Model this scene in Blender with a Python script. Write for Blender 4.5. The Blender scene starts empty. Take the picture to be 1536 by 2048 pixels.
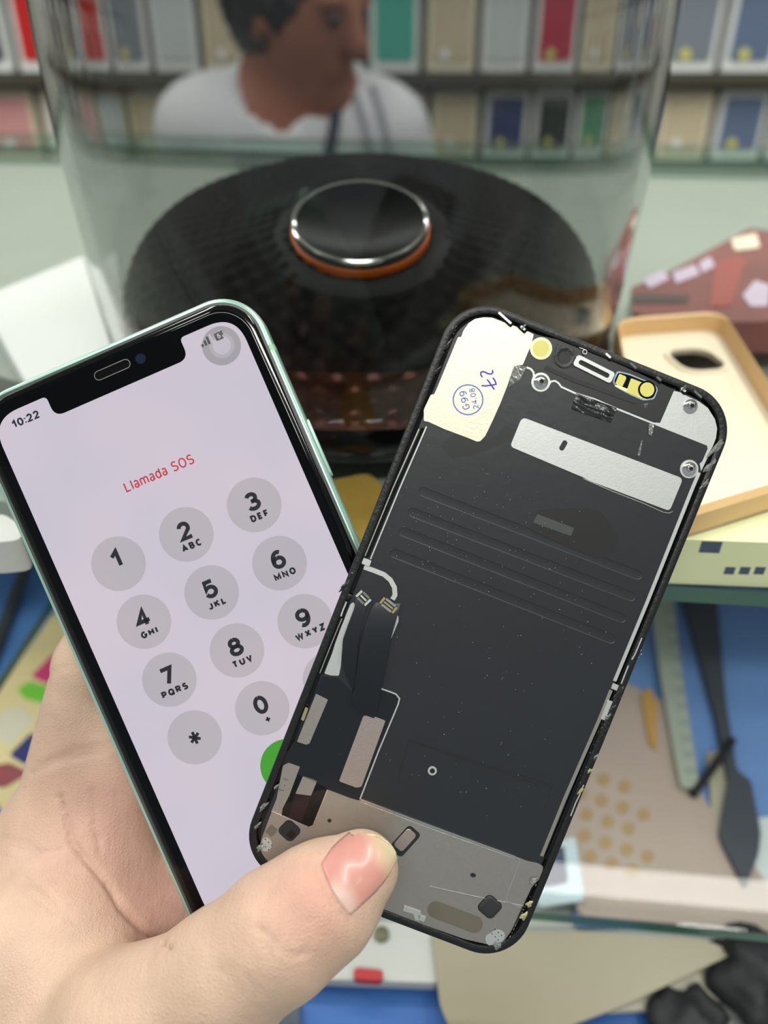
import bpy, bmesh, math, random
import numpy as np
from mathutils import Vector, Matrix
from mathutils.geometry import tessellate_polygon
from mathutils.bvhtree import BVHTree

scene = bpy.context.scene
COL = scene.collection
rad = math.radians

# ------------------------------------------------------------------ camera, world, lamps
CAM_Z, PITCH, FPX = 1.15, 36.0, 1538.0
cam_data = bpy.data.cameras.new('camera')
cam = bpy.data.objects.new('camera', cam_data); COL.objects.link(cam)
cam.location = (0, 0, CAM_Z); cam.rotation_euler = (rad(90 - PITCH), 0, 0)
cam_data.sensor_fit = 'VERTICAL'; cam_data.sensor_height = 7.59; cam_data.lens = 7.59 * FPX / 2048
cam_data.clip_start = 0.01
cam_data.dof.use_dof = True; cam_data.dof.focus_distance = 0.187; cam_data.dof.aperture_fstop = 1.6
scene.camera = cam
MCAM = Matrix.Translation((0, 0, CAM_Z)) @ Matrix.Rotation(rad(90 - PITCH), 4, 'X')

scene.view_settings.view_transform = 'Standard'
scene.view_settings.look = 'None'
scene.view_settings.gamma = 1.0
scene.view_settings.exposure = 0.0

world = bpy.data.worlds.new('world'); scene.world = world; world.use_nodes = True
bg = world.node_tree.nodes['Background']
bg.inputs[0].default_value = (0.86, 0.95, 1.0, 1); bg.inputs[1].default_value = 0.36

def area(name, loc, rot, sx, sy, power, col):
    l = bpy.data.lights.new(name, 'AREA'); l.shape = 'RECTANGLE'; l.size = sx; l.size_y = sy
    l.energy = power; l.color = col
    o = bpy.data.objects.new(name, l); COL.objects.link(o); o.location = loc; o.rotation_euler = rot
    return o
area('ceiling_tube_light', (-0.75, 0.55, 2.60), (0, 0, rad(90)), 1.5, 0.16, 22, (1.0, 0.98, 0.93))
area('ceiling_tube_light', (0.85, 0.75, 2.60), (0, 0, rad(90)), 1.5, 0.16, 22, (1.0, 0.98, 0.93))
area('ceiling_tube_light', (0.10, -0.95, 2.60), (0, 0, 0), 1.5, 0.16, 29, (1.0, 0.98, 0.94))
area('ceiling_tube_light', (0.0, 1.75, 2.60), (0, 0, 0), 1.5, 0.16, 7, (1.0, 0.98, 0.92))

# unseen lights added to brighten the case under the counter and each wall rack
area('added_case_fill_light', (0.02, 0.235, 0.968), (rad(-12), 0, rad(-5.4)), 1.2, 0.016, 0.85, (1.0, 0.97, 0.92))
area('added_rack_fill_light', (1.75, 1.0, 2.3), (0, rad(35), 0), 0.08, 2.0, 9, (1.0, 0.98, 0.94))
area('added_rack_fill_light', (-1.75, 1.0, 2.3), (0, rad(-35), 0), 0.08, 2.0, 9, (1.0, 0.98, 0.94))

# ------------------------------------------------------------------ helpers
def lin(c):
    c = c / 255.0
    return c / 12.92 if c <= 0.04045 else ((c + 0.055) / 1.055) ** 2.4
def S(r, g, b): return (lin(r), lin(g), lin(b), 1.0)

def mat(name, col, rough=0.5, metal=0.0, spec=0.5, emit=None, estr=1.0, noise=0.0, nscale=40.0, bump=0.0, bscale=200.0,
        sss=0.0, coat=0.0, trans=0.0, ior=1.45, alpha=1.0):
    m = bpy.data.materials.new(name); m.use_nodes = True
    nt = m.node_tree; p = nt.nodes['Principled BSDF']
    p.inputs['Base Color'].default_value = col; p.inputs['Roughness'].default_value = rough
    p.inputs['Metallic'].default_value = metal; p.inputs['Specular IOR Level'].default_value = spec
    p.inputs['IOR'].default_value = ior; p.inputs['Transmission Weight'].default_value = trans
    p.inputs['Coat Weight'].default_value = coat; p.inputs['Alpha'].default_value = alpha
    if sss:
        p.inputs['Subsurface Weight'].default_value = sss
        p.inputs['Subsurface Radius'].default_value = (1.0, 0.35, 0.2); p.inputs['Subsurface Scale'].default_value = 0.004
    if emit:
        p.inputs['Emission Color'].default_value = emit; p.inputs['Emission Strength'].default_value = estr
    if noise or bump:
        tc = nt.nodes.new('ShaderNodeTexCoord')
    if noise:
        n = nt.nodes.new('ShaderNodeTexNoise'); n.inputs['Scale'].default_value = nscale; n.inputs['Detail'].default_value = 5
        nt.links.new(tc.outputs['Object'], n.inputs['Vector'])
        mx = nt.nodes.new('ShaderNodeMix'); mx.data_type = 'RGBA'
        mx.inputs[6].default_value = tuple(max(0, c * (1 - noise)) for c in col[:3]) + (1,)
        mx.inputs[7].default_value = tuple(min(1, c * (1 + noise)) for c in col[:3]) + (1,)
        nt.links.new(n.outputs['Fac'], mx.inputs[0]); nt.links.new(mx.outputs[2], p.inputs['Base Color'])
    if bump:
        n2 = nt.nodes.new('ShaderNodeTexNoise'); n2.inputs['Scale'].default_value = bscale; n2.inputs['Detail'].default_value = 4
        nt.links.new(tc.outputs['Object'], n2.inputs['Vector'])
        b = nt.nodes.new('ShaderNodeBump'); b.inputs['Strength'].default_value = bump; b.inputs['Distance'].default_value = 0.0005
        nt.links.new(n2.outputs['Fac'], b.inputs['Height']); nt.links.new(b.outputs['Normal'], p.inputs['Normal'])
    return m

def thin_glass(name, tint, refl=1.0, rough=0.0, ior=1.5):
    """a sheet seen as clear material with a Fresnel mirror on it"""
    m = bpy.data.materials.new(name); m.use_nodes = True
    nt = m.node_tree; nt.nodes.clear(); N = nt.nodes.new
    out = N('ShaderNodeOutputMaterial'); tr = N('ShaderNodeBsdfTransparent'); gl = N('ShaderNodeBsdfGlossy')
    fr = N('ShaderNodeFresnel'); mx = N('ShaderNodeMixShader'); mu = N('ShaderNodeMath'); mu.operation = 'MULTIPLY'
    fr.inputs[0].default_value = ior; mu.inputs[1].default_value = refl
    tr.inputs[0].default_value = tint; gl.inputs[1].default_value = rough
    # only the outer face mirrors; seen from within the sheet nothing is turned back
    ge = N('ShaderNodeNewGeometry'); iv = N('ShaderNodeMath'); iv.operation = 'SUBTRACT'; iv.inputs[0].default_value = 1.0; m2 = N('ShaderNodeMath'); m2.operation = 'MULTIPLY'
    nt.links.new(ge.outputs['Backfacing'], iv.inputs[1]); nt.links.new(fr.outputs[0], mu.inputs[0]); nt.links.new(mu.outputs[0], m2.inputs[0]); nt.links.new(iv.outputs[0], m2.inputs[1]); nt.links.new(m2.outputs[0], mx.inputs[0])
    nt.links.new(tr.outputs[0], mx.inputs[1]); nt.links.new(gl.outputs[0], mx.inputs[2]); nt.links.new(mx.outputs[0], out.inputs[0])
    return m

def link(o, parent=None):
    COL.objects.link(o)
    if parent is not None: o.parent = parent
    return o

def mesh_obj(name, v, f, m, parent=None, smooth=False, mats=None):
    me = bpy.data.meshes.new(name); me.from_pydata([tuple(x) for x in v], [], [tuple(x) for x in f]); me.validate()
    bm = bmesh.new(); bm.from_mesh(me); bmesh.ops.recalc_face_normals(bm, faces=bm.faces); bm.to_mesh(me); bm.free()
    me.materials.append(m)
    if smooth:
        me.polygons.foreach_set('use_smooth', [True] * len(me.polygons))
        me.set_sharp_from_angle(angle=rad(38))
    return link(bpy.data.objects.new(name, me), parent)

def empty(name, mw=None, loc=(0, 0, 0), rz=0.0):
    o = bpy.data.objects.new(name, None); COL.objects.link(o); o.empty_display_size = 0.02
    if mw is not None: o.matrix_world = mw
    else: o.location = loc; o.rotation_euler = (0, 0, rz)
    return o

def tag(o, label, cat, group=None, kind=None):
    o['label'] = label; o['category'] = cat
    if group: o['group'] = group
    if kind: o['kind'] = kind
    return o

class MB:
    """collects pieces of ONE part"""
    def __init__(s): s.v = []; s.f = []
    def add(s, v, f):
        n = len(s.v); s.v += [tuple(p) for p in v]; s.f += [tuple(i + n for i in q) for q in f]; return s
    def box(s, x0, x1, y0, y1, z0, z1):
        v = [(x, y, z) for z in (z0, z1) for y in (y0, y1) for x in (x0, x1)]
        return s.add(v, [(0, 1, 3, 2), (4, 6, 7, 5), (0, 4, 5, 1), (1, 5, 7, 3), (3, 7, 6, 2), (2, 6, 4, 0)])
    def plate(s, loops, z0, z1, zmap=None):
        """flat sheet: outer loop then holes, from z0 up to z1"""
        if not isinstance(loops[0][0], (tuple, list, Vector, np.ndarray)): loops = [loops]
        flat = [p for L in loops for p in L]; n = len(flat)
        tris = tessellate_polygon([[Vector((p[0], p[1], 0)) for p in L] for L in loops])
        zm = zmap or (lambda x, y: 0)
        v = [(p[0], p[1], z1 + zm(p[0], p[1])) for p in flat] + [(p[0], p[1], z0 + zm(p[0], p[1])) for p in flat]
        f = [tuple(t) for t in tris] + [(t[2] + n, t[1] + n, t[0] + n) for t in tris]
        k = 0
        for L in loops:
            m = len(L)
            for i in range(m): f.append((k + i, k + (i + 1) % m, n + k + (i + 1) % m, n + k + i))
            k += m
        return s.add(v, f)
    def rings(s, rings, cap0=True, cap1=True):
        m = len(rings[0]); v = [p for r in rings for p in r]; f = []
        for k in range(len(rings) - 1):
            for i in range(m): f.append((k * m + i, k * m + (i + 1) % m, (k + 1) * m + (i + 1) % m, (k + 1) * m + i))
        if cap0: f.append(tuple(range(m - 1, -1, -1)))
        if cap1: f.append(tuple((len(rings) - 1) * m + i for i in range(m)))
        return s.add(v, f)
    def tube(s, pts, r, n=8, closed=False):
        pts = [Vector(p) for p in pts]; R = r if isinstance(r, (list, tuple)) else [r] * len(pts); rings = []
        up = Vector((0.123, 0.31, 0.94)).normalized()
        for i, p in enumerate(pts):
            a = pts[i - 1] if (i > 0 or closed) else p; b = pts[(i + 1) % len(pts)] if (i < len(pts) - 1 or closed) else p
            t = (b - a).normalized(); x = t.cross(up).normalized(); y = x.cross(t)
            rings.append([p + (x * math.cos(2 * math.pi * k / n) + y * math.sin(2 * math.pi * k / n)) * R[i] for k in range(n)])
        if closed: rings.append(rings[0])
        return s.rings(rings, not closed, not closed)
    def lathe(s, prof, n=48, c=(0, 0, 0), cap0=True, cap1=True):
        return s.rings([[(c[0] + r * math.cos(2 * math.pi * k / n), c[1] + r * math.sin(2 * math.pi * k / n), c[2] + z) for k in range(n)] for r, z in prof], cap0, cap1)
    def ribbon(s, pts, w, z, h=None):
        """flat stroke with mitred joins lying at height z"""
        P = [Vector((p[0], p[1])) for p in pts]; P = [p for i, p in enumerate(P) if i == 0 or (p - P[i - 1]).length > 1e-6]; L = []; Rr = []
        for i, p in enumerate(P):
            d0 = (p - P[i - 1]).normalized() if i > 0 else None; d1 = (P[i + 1] - p).normalized() if i < len(P) - 1 else None
            d = (d0 + d1) if (d0 is not None and d1 is not None) else (d0 if d1 is None else d1)
            if d.length < 1e-6: d = d1
            d = d.normalized(); nrm = Vector((-d.y, d.x)); k = 1.0
            if d0 is not None and d1 is not None: k = min(2.2, 1 / max(0.3, nrm.dot(Vector((-d1.y, d1.x)))))
            L.append(p + nrm * w / 2 * k); Rr.append(p - nrm * w / 2 * k)
        m = len(P)
        if h:
            rings = [[(L[i].x, L[i].y, z), (L[i].x, L[i].y, z + h), (Rr[i].x, Rr[i].y, z + h), (Rr[i].x, Rr[i].y, z)] for i in range(m)]
            return s.rings(rings)
        v = [(p.x, p.y, z) for p in L] + [(p.x, p.y, z) for p in Rr]
        return s.add(v, [(i, i + 1, m + i + 1, m + i) for i in range(m - 1)])
    def build(s, name, m, parent=None, smooth=False): return mesh_obj(name, s.v, s.f, m, parent, smooth)

def rrect(w, h, r, n=10, cx=0, cy=0):
    out = []
    for sx, sy, a0 in ((1, 1, 0), (-1, 1, 90), (-1, -1, 180), (1, -1, 270)):
        for k in range(n + 1):
            a = rad(a0 + 90 * k / n)
            out.append((cx + sx * (w / 2 - r) + r * math.cos(a), cy + sy * (h / 2 - r) + r * math.sin(a)))
    return out
def circle(cx, cy, r, n=40, ry=None): return [(cx + r * math.cos(2 * math.pi * k / n), cy + (ry or r) * math.sin(2 * math.pi * k / n)) for k in range(n)]
def rot(pts, a, cx=0, cy=0):
    c, s_ = math.cos(a), math.sin(a)
    return [(cx + (x - cx) * c - (y - cy) * s_, cy + (x - cx) * s_ + (y - cy) * c) for x, y in pts]
def rounded(pts, r, n=5):
    """round the corners of a polygon (r: one radius or one per corner)"""
    P = [Vector(p) for p in pts]; m = len(P); out = []
    for i in range(m):
        a, p, b = P[i - 1], P[i], P[(i + 1) % m]; ri = r[i] if isinstance(r, (list, tuple)) else r
        u = (a - p); w = (b - p); k = min(ri, u.length * 0.49, w.length * 0.49)
        if k <= 1e-9: out.append(tuple(p)); continue
        A = p + u.normalized() * k; B = p + w.normalized() * k
        for j in range(n + 1):
            t = j / n; q = A * (1 - t) ** 2 + p * 2 * t * (1 - t) + B * t * t; out.append((q.x, q.y))
    return out

# stroke lettering: centre lines in a unit box, one width each
def arc(cx, cy, rx, ry, a0, a1, n=18): return [(cx + rx * math.cos(rad(a0 + (a1 - a0) * k / n)), cy + ry * math.sin(rad(a0 + (a1 - a0) * k / n))) for k in range(n + 1)]
GL = {
 '0': (0.54, [arc(.5, .5, .5, .5, 90, 450, 30)]), '1': (.36, [[(-.05, .70), (.80, 1.0), (.80, 0)]]),
 '2': (0.53, [arc(.48, .70, .46, .30, 168, -32) + [(0, 0), (1, 0)]]),
 '3': (0.54, [arc(.47, .755, .43, .245, 158, -90), arc(.47, .26, .53, .26, 90, -158), [(.33, .515), (.5, .515)]]),
 '4': (0.58, [[(.72, 0), (.72, 1), (0, .27), (1.08, .27)]]), '5': (0.54, [[(.9, 1), (.17, 1), (.07, .50)] + arc(.47, .32, .51, .32, 132, -158)]),
 '6': (0.55, [arc(.5, .31, .49, .31, 90, 450, 26), arc(.60, .42, .59, .58, 62, 190)]), '7': (0.54, [[(0, 1), (1, 1), (.32, 0)]]),
 '8': (0.55, [arc(.5, .76, .41, .24, 90, 450, 24), arc(.5, .26, .5, .26, 90, 450, 24)]),
 '9': (0.55, [arc(.5, .69, .49, .31, 90, 450, 26), arc(.40, .58, .59, .58, 242, 370)]),
 '*': (.72, [[(.5, -.1), (.5, 1.1)], [(-.02, .2), (1.02, .8)], [(-.02, .8), (1.02, .2)]]), '+': (.62, [[(.5, -.1), (.5, 1.1)], [(-.15, .5), (1.15, .5)]]),
 ':': (.02, [[(.5, -.02), (.5, .16)], [(.5, .60), (.5, .78)]]), '.': (.02, [[(.5, -.06), (.5, .16)]]), ' ': (.14, []),
 'A': (.62, [[(0, 0), (.5, 1), (1, 0)], [(.18, .3), (.82, .3)]]), 'B': (.48, [[(0, 0), (0, 1), (.5, 1)] + arc(.55, .76, .38, .24, 90, -90) + [(0, .52)], arc(.55, .26, .45, .26, 90, -90) + [(0, 0)]]),
 'C': (.58, [arc(.52, .5, .52, .5, 48, 312, 26)]), 'D': (.54, [[(0, 0), (0, 1), (.4, 1)] + arc(.45, .5, .55, .5, 90, -90) + [(0, 0)]]),
 'E': (.42, [[(1, 1), (0, 1), (0, 0), (1, 0)], [(0, .5), (.9, .5)]]), 'F': (.42, [[(1, 1), (0, 1), (0, 0)], [(0, .47), (.88, .47)]]),
 'G': (.60, [arc(.5, .5, .52, .5, 50, 350, 26) + [(1.0, .47), (.55, .47)]]), 'H': (.54, [[(0, 0), (0, 1)], [(1, 0), (1, 1)], [(0, .5), (1, .5)]]),
 'I': (.02, [[(.5, 0), (.5, 1)]]), 'J': (.40, [[(1, 1), (1, .3)] + arc(.5, .3, .5, .3, 0, -165)]), 'K': (.54, [[(0, 0), (0, 1)], [(1, 1), (0, .42)], [(.35, .6), (1, 0)]]),
 'L': (.42, [[(0, 1), (0, 0), (1, 0)]]), 'M': (.70, [[(0, 0), (0, 1), (.5, .2), (1, 1), (1, 0)]]), 'N': (.56, [[(0, 0), (0, 1), (1, 0), (1, 1)]]),
 'O': (.62, [arc(.5, .5, .5, .5, 90, 450, 30)]), 'P': (.48, [[(0, 0), (0, 1), (.5, 1)] + arc(.55, .72, .45, .28, 90, -90) + [(0, .44)]]),
 'Q': (.62, [arc(.5, .5, .5, .5, 90, 450, 30), [(.56, .34), (1.04, -.12)]]), 'R': (.50, [[(0, 0), (0, 1), (.5, 1)] + arc(.55, .74, .43, .26, 90, -90) + [(0, .48)], [(.5, .48), (1, 0)]]),
 'S': (.50, [arc(.5, .755, .44, .245, 30, 250) + arc(.5, .25, .5, .26, 72, -150)]), 'T': (.54, [[(0, 1), (1, 1)], [(.5, 1), (.5, 0)]]),
 'U': (.54, [[(0, 1), (0, .4)] + arc(.5, .4, .5, .4, 180, 360) + [(1, 1)]]), 'V': (.60, [[(0, 1), (.5, 0), (1, 1)]]), 'W': (.92, [[(0, 1), (.25, 0), (.5, .95), (.75, 0), (1, 1)]]),
 'X': (.58, [[(0, 0), (1, 1)], [(0, 1), (1, 0)]]), 'Y': (.58, [[(0, 1), (.5, .45), (1, 1)], [(.5, .45), (.5, 0)]]), 'Z': (.52, [[(0, 1), (1, 1), (0, 0), (1, 0)]]),
 'l': (.02, [[(.5, 0), (.5, 1)]]), 'a': (.38, [arc(.5, .56, .46, .20, 150, 0) + [(.96, 0)], arc(.45, .20, .45, .20, 60, 410)]),
 'd': (.42, [[(1, 1), (1, 0)], arc(.5, .37, .5, .37, 0, 360, 24)]),
 'm': (.72, [[(0, 0), (0, .74)], arc(.25, .5, .25, .24, 180, 0) + [(.5, 0)], arc(.75, .5, .25, .24, 180, 0) + [(1.0, 0)]]),
}
def text(mb, s, cx, cy, size, w, z, ang=0.0, track=0.16):
    """centred line of lettering; size = cap height, w = stroke width, both in the mesh's unit"""
    h = w / size / 2; x = 0; strokes = []
    for ch in s:
        W, pl = GL[ch]
        for L in pl: strokes.append([((x + h + p[0] * W) * size, (h + p[1] * (1 - 2 * h)) * size) for p in L])
        x += W + 2 * h + track
    tw = (x - track) * size; c, sn = math.cos(ang), math.sin(ang)
    for k, L in enumerate(strokes):
        Q = [((p[0] - tw / 2), (p[1] - size / 2)) for p in L]
        mb.ribbon([(cx + a * c - b * sn, cy + a * sn + b * c) for a, b in Q], w, z + k * 2e-7)

# a point of the place from a direction seen in the photograph, on a plane of known height / distance
def ray(px, py):
    d = MCAM.to_3x3() @ Vector(((px - 768) / FPX, -(py - 1024) / FPX, -1)); return d
def G(px, py, z): d = ray(px, py); return Vector((0, 0, CAM_Z)) + d * ((z - CAM_Z) / d.z)
def YP(px, py, y): d = ray(px, py); return Vector((0, 0, CAM_Z)) + d * (y / d.y)

# ------------------------------------------------------------------ materials
M = {}
M['wall'] = mat('wall_paint', S(196, 198, 190), .8, noise=.05, nscale=4)
M['ceil'] = mat('ceiling_paint', S(225, 226, 220), .9)
M['floor'] = mat('floor_tile', S(120, 118, 112), .4, noise=.1, nscale=6)
M['board'] = mat('shelf_board_dark', S(70, 68, 58), .5, noise=.12, nscale=15)
M['black_gloss'] = mat('black_gloss_plastic', S(8, 8, 9), .08)
M['black'] = mat('black_plastic', S(20, 21, 22), .38, bump=.25, bscale=900)
M['black_matt'] = mat('black_matt', S(24, 24, 25), .6)
M['mint'] = mat('mint_aluminium', S(172, 210, 196), .3, metal=.55, noise=.03, nscale=200)
M['mint_band'] = mat('mint_antenna_band', S(160, 205, 165), .45)
M['gasket'] = mat('grey_gasket', S(66, 74, 74), .4)
M['bezel'] = mat('black_glass', S(4, 5, 8), .03, spec=.22)
M['screen'] = None
M['chrome'] = mat('chrome', S(225, 225, 222), .08, metal=1)
M['steel'] = mat('brushed_steel', S(172, 167, 160), .42, metal=.9, noise=.06, nscale=900, bump=.05, bscale=1500)
M['steel_cream'] = mat('cream_steel', S(220, 214, 190), .42, metal=.55, noise=.05, nscale=500, bump=.1, bscale=1500)
M['steel_light'] = mat('light_steel', S(192, 196, 193), .45, metal=.65, noise=.05, nscale=700, bump=.05, bscale=1800)
M['steel_pink'] = mat('pinkish_steel', S(168, 156, 150), .5, metal=.8, noise=.12, nscale=2500, bump=.08, bscale=2500)
M['film'] = mat('graphite_film', S(33, 36, 39), .36, spec=.55, noise=.10, nscale=60, bump=.08, bscale=300)
M['film2'] = mat('darker_graphite_film', S(34, 34, 34), .35, noise=.1, nscale=80)
M['flex'] = mat('black_flex_ribbon', S(20, 25, 30), .3, noise=.2, nscale=70)
M['gold'] = mat('gold_contact', S(212, 192, 140), .3, metal=.9)
M['yellow_lens'] = mat('yellow_sensor', S(214, 208, 112), .3, noise=.05, nscale=300)
M['yellow_rim'] = mat('pale_yellow_rim', S(236, 240, 190), .3)
M['blue_rim'] = mat('pale_blue_rim', S(160, 185, 195), .25)
M['ink'] = mat('blue_ink', S(96, 120, 196), .6)
M['ink2'] = mat('violet_ink', S(70, 55, 190), .6)
M['olive_pill'] = mat('olive_grey_pad', S(96, 91, 80), .6)
M['rubber'] = mat('rubber_black', S(38, 39, 42), .6)
M['clear_shard'] = mat('clear_glue', S(196, 200, 194), .1, trans=.75, noise=.3, nscale=800, bump=1.0, bscale=900)
M['glue'] = mat('yellowish_glue', S(186, 184, 136), .2, trans=.35, noise=.2, nscale=900, bump=.6, bscale=900)
M['tape'] = mat('wrinkled_black_tape', S(40, 42, 43), .22, bump=.9, bscale=350)
M['paper'] = mat('white_card', S(206, 212, 208), .6)

# ------------------------------------------------------------------ the room
def struct(name, mb, m):
    o = mb.build(name, m); o['kind'] = 'structure'; return o
RX, RY0, RY1, RZ = 2.1, -2.0, 2.35, 2.7
struct('floor', MB().box(-RX, RX, RY0, RY1, -.05, 0), M['floor'])
struct('ceiling', MB().box(-RX, RX, RY0, RY1, RZ, RZ + .05), M['ceil'])
struct('wall_back', MB().box(-RX, RX, RY1, RY1 + .06, 0, RZ), M['wall'])
struct('wall_left', MB().box(-RX - .06, -RX, RY0, RY1, 0, RZ), M['wall'])
struct('wall_right', MB().box(RX, RX + .06, RY0, RY1, 0, RZ), M['wall'])

# ------------------------------------------------------------------ organic bodies: one continuous skin from blended limbs
def cone_d(X, a, b, ra, rb):
    a = np.array(a, float); b = np.array(b, float); ab = b - a; L2 = (ab ** 2).sum() + 1e-12
    p = X - a; t = np.clip((p @ ab) / L2, 0, 1)
    return np.sqrt(((p - t[..., None] * ab) ** 2).sum(-1)) - (ra + (rb - ra) * t)
def ell_d(X, c, r, Rm=None):
    p = X - np.array(c, float)
    if Rm is not None: p = p @ np.array(Rm)
    r = np.array(r, float); k0 = np.sqrt(((p / r) ** 2).sum(-1)); k1 = np.sqrt(((p / r ** 2) ** 2).sum(-1)) + 1e-9
    return k0 * (k0 - 1) / k1
def smin(a, b, k):
    h = np.clip(k - np.abs(a - b), 0, None) / k
    return np.minimum(a, b) - h * h * k * 0.25
def surface_net(fn, lo, hi, h, relax=2):
    lo = np.array(lo, float); n = np.ceil((np.array(hi) - lo) / h).astype(int) + 1
    g = np.stack(np.meshgrid(*[lo[i] + h * np.arange(n[i]) for i in range(3)], indexing='ij'), -1)
    V = np.empty(n)
    for i in range(0, n[0], 16): V[i:i + 16] = fn(g[i:i + 16])
    s = V < 0; acc = np.zeros(tuple(n - 1) + (3,)); cnt = np.zeros(tuple(n - 1))
    offs = [(i, j, k) for i in (0, 1) for j in (0, 1) for k in (0, 1)]
    sl = lambda o: tuple(slice(o[i], n[i] - 1 + o[i]) for i in range(3))
    for a in offs:
        for ax in range(3):
            if a[ax]: continue
            b = list(a); b[ax] = 1; va, vb = V[sl(a)], V[sl(tuple(b))]; cr = s[sl(a)] != s[sl(tuple(b))]
            t = np.where(cr, va / np.where(np.abs(va - vb) < 1e-12, 1, va - vb), 0)
            for i in range(3): acc[..., i] += np.where(cr, a[i] + (t if i == ax else 0), 0)
            cnt += cr
    m = cnt > 0; idx = -np.ones(cnt.shape, int); idx[m] = np.arange(m.sum())
    cells = np.argwhere(m); P = lo + h * (cells + acc[m] / cnt[m][:, None]); F = []
    for ax in range(3):
        u, w = [(1, 2), (2, 0), (0, 1)][ax]
        A = [slice(None)] * 3; B = [slice(None)] * 3; A[ax] = slice(0, n[ax] - 1); B[ax] = slice(1, n[ax])
        e = np.argwhere(s[tuple(A)] != s[tuple(B)])
        e = e[(e[:, u] > 0) & (e[:, w] > 0) & (e[:, u] < n[u] - 1) & (e[:, w] < n[w] - 1)]
        fl = s[tuple(A)][tuple(e.T)]; q = []
        for du, dw in ((1, 1), (0, 1), (0, 0), (1, 0)):
            c = e.copy(); c[:, u] -= du; c[:, w] -= dw; q.append(idx[tuple(c.T)])
        q = np.stack(q, 1); q[~fl] = q[~fl][:, ::-1]; F.append(q)
    F = np.concatenate(F); F = F[(F >= 0).all(1)]
    E_ = np.concatenate([F[:, [0, 1]], F[:, [1, 2]], F[:, [2, 3]], F[:, [3, 0]]])
    for _ in range(relax):
        sm = np.zeros_like(P); c = np.zeros(len(P))
        np.add.at(sm, E_[:, 0], P[E_[:, 1]]); np.add.at(c, E_[:, 0], 1); np.add.at(sm, E_[:, 1], P[E_[:, 0]]); np.add.at(c, E_[:, 1], 1)
        P = 0.5 * P + 0.5 * sm / np.maximum(c, 1)[:, None]
        eps = h * .5; d = fn(P); gr = np.stack([fn(P + eps * np.eye(3)[i]) - fn(P - eps * np.eye(3)[i]) for i in range(3)], -1) / (2 * eps)
        P = P - gr * np.clip(d / np.maximum((gr ** 2).sum(-1), .25), -h, h)[:, None]
    return P, F
def normals_of(P, F):
    nrm = np.cross(P[F[:, 2]] - P[F[:, 0]], P[F[:, 3]] - P[F[:, 1]]); N = np.zeros_like(P)
    for k in range(4): np.add.at(N, F[:, k], nrm)
    return N / (np.linalg.norm(N, axis=1, keepdims=True) + 1e-12)
def np_obj(name, P, F, m, parent=None):
    me = bpy.data.meshes.new(name); me.from_pydata(P.tolist(), [], F.tolist()); me.materials.append(m)
    me.polygons.foreach_set('use_smooth', [True] * len(me.polygons)); me.update()
    return link(bpy.data.objects.new(name, me), parent)

# ------------------------------------------------------------------ shelves of boxed cases along the back wall
SH_Y = 1.92
shelf = empty('display_shelf', loc=(0, SH_Y, 0)); tag(shelf, 'dark back shelf full of boxed phone cases behind the seated person', 'shelf')
SX = 1.22; ZA, ZB, ZT = .935, .755, 1.165
for z in (ZA, ZB, ZT): MB().box(-SX, SX, 0, .16, z - .022, z).build('shelf_board', M['board'], shelf)
for x in (-SX, SX): MB().box(x - .012, x + .012, 0, .18, 0, ZT + .1).build('side_panel', M['board'], shelf)
MB().box(-SX, SX, .165, .18, 0, ZT + .1).build('back_panel', mat('shelf_back', S(150, 152, 142), .7, noise=.06, nscale=8), shelf)
MB().box(-SX, SX, .0, .16, 0, .10).build('plinth', M['board'], shelf)
M['pack'] = mat('white_pack_card', S(226, 230, 228), .5)
M['pack_cream'] = mat('cream_pack_card', S(222, 214, 190), .5)
M['badge'] = mat('yellow_badge', S(214, 210, 110), .5)
WINC = {'grey': S(120, 128, 138), 'slate blue': S(96, 112, 140), 'green': S(70, 140, 104), 'beige': S(196, 184, 156), 'teal': S(70, 168, 150), 'dark': S(52, 54, 58), 'red': S(190, 30, 30), 'magenta': S(176, 32, 70), 'navy': S(52, 64, 110), 'pale': S(196, 204, 204), 'pink': S(208, 150, 150)}
WM = {k: mat('case_' + k.replace(' ', '_'), v, .35) for k, v in WINC.items()}
def pack(x, z, colour, cream, w, h, tilt, label, group, badge=True):
    e = empty('case_box', loc=(x, SH_Y + .03, z)); e.rotation_euler = (rad(-5), 0, rad(tilt)); tag(e, label, 'box', group)
    MB().box(-w / 2, w / 2, 0, .022, 0.0035, h).build('carton', M['pack_cream'] if cream else M['pack'], e)
    MB().plate([rounded([(-w / 2 + .012, .024), (w / 2 - .012, .024), (w / 2 - .012, h - .014), (-w / 2 + .012, h - .014)], .008)], 0, .004).build('case_window', WM[colour], e).matrix_local = Matrix.Translation((0, -.0002, 0)) @ Matrix.Rotation(rad(90), 4, 'X')
    if badge: MB().lathe([(.011, 0), (.011, .002)], 20).build('badge', M['badge'] if not cream else M['pack'], e).matrix_local = Matrix.Translation((-w * .12, -.0042, .036)) @ Matrix.Rotation(rad(90), 4, 'X')
    return e
ordinal = ['first', 'second', 'third', 'fourth', 'fifth', 'sixth', 'seventh', 'eighth', 'ninth', 'tenth', 'eleventh', 'twelfth', 'thirteenth', 'fourteenth', 'fifteenth']
upper = ['grey', 'slate blue', 'grey', 'beige', 'magenta', 'pale', 'beige', 'teal', 'pale', 'dark', 'beige', 'pale', 'grey', 'red', 'dark']
lower = ['navy', 'slate blue', 'beige', 'green', 'dark', 'navy', 'beige', 'pale', 'dark', 'beige', 'grey', 'pale', 'beige', 'pale', 'pink']
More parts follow.
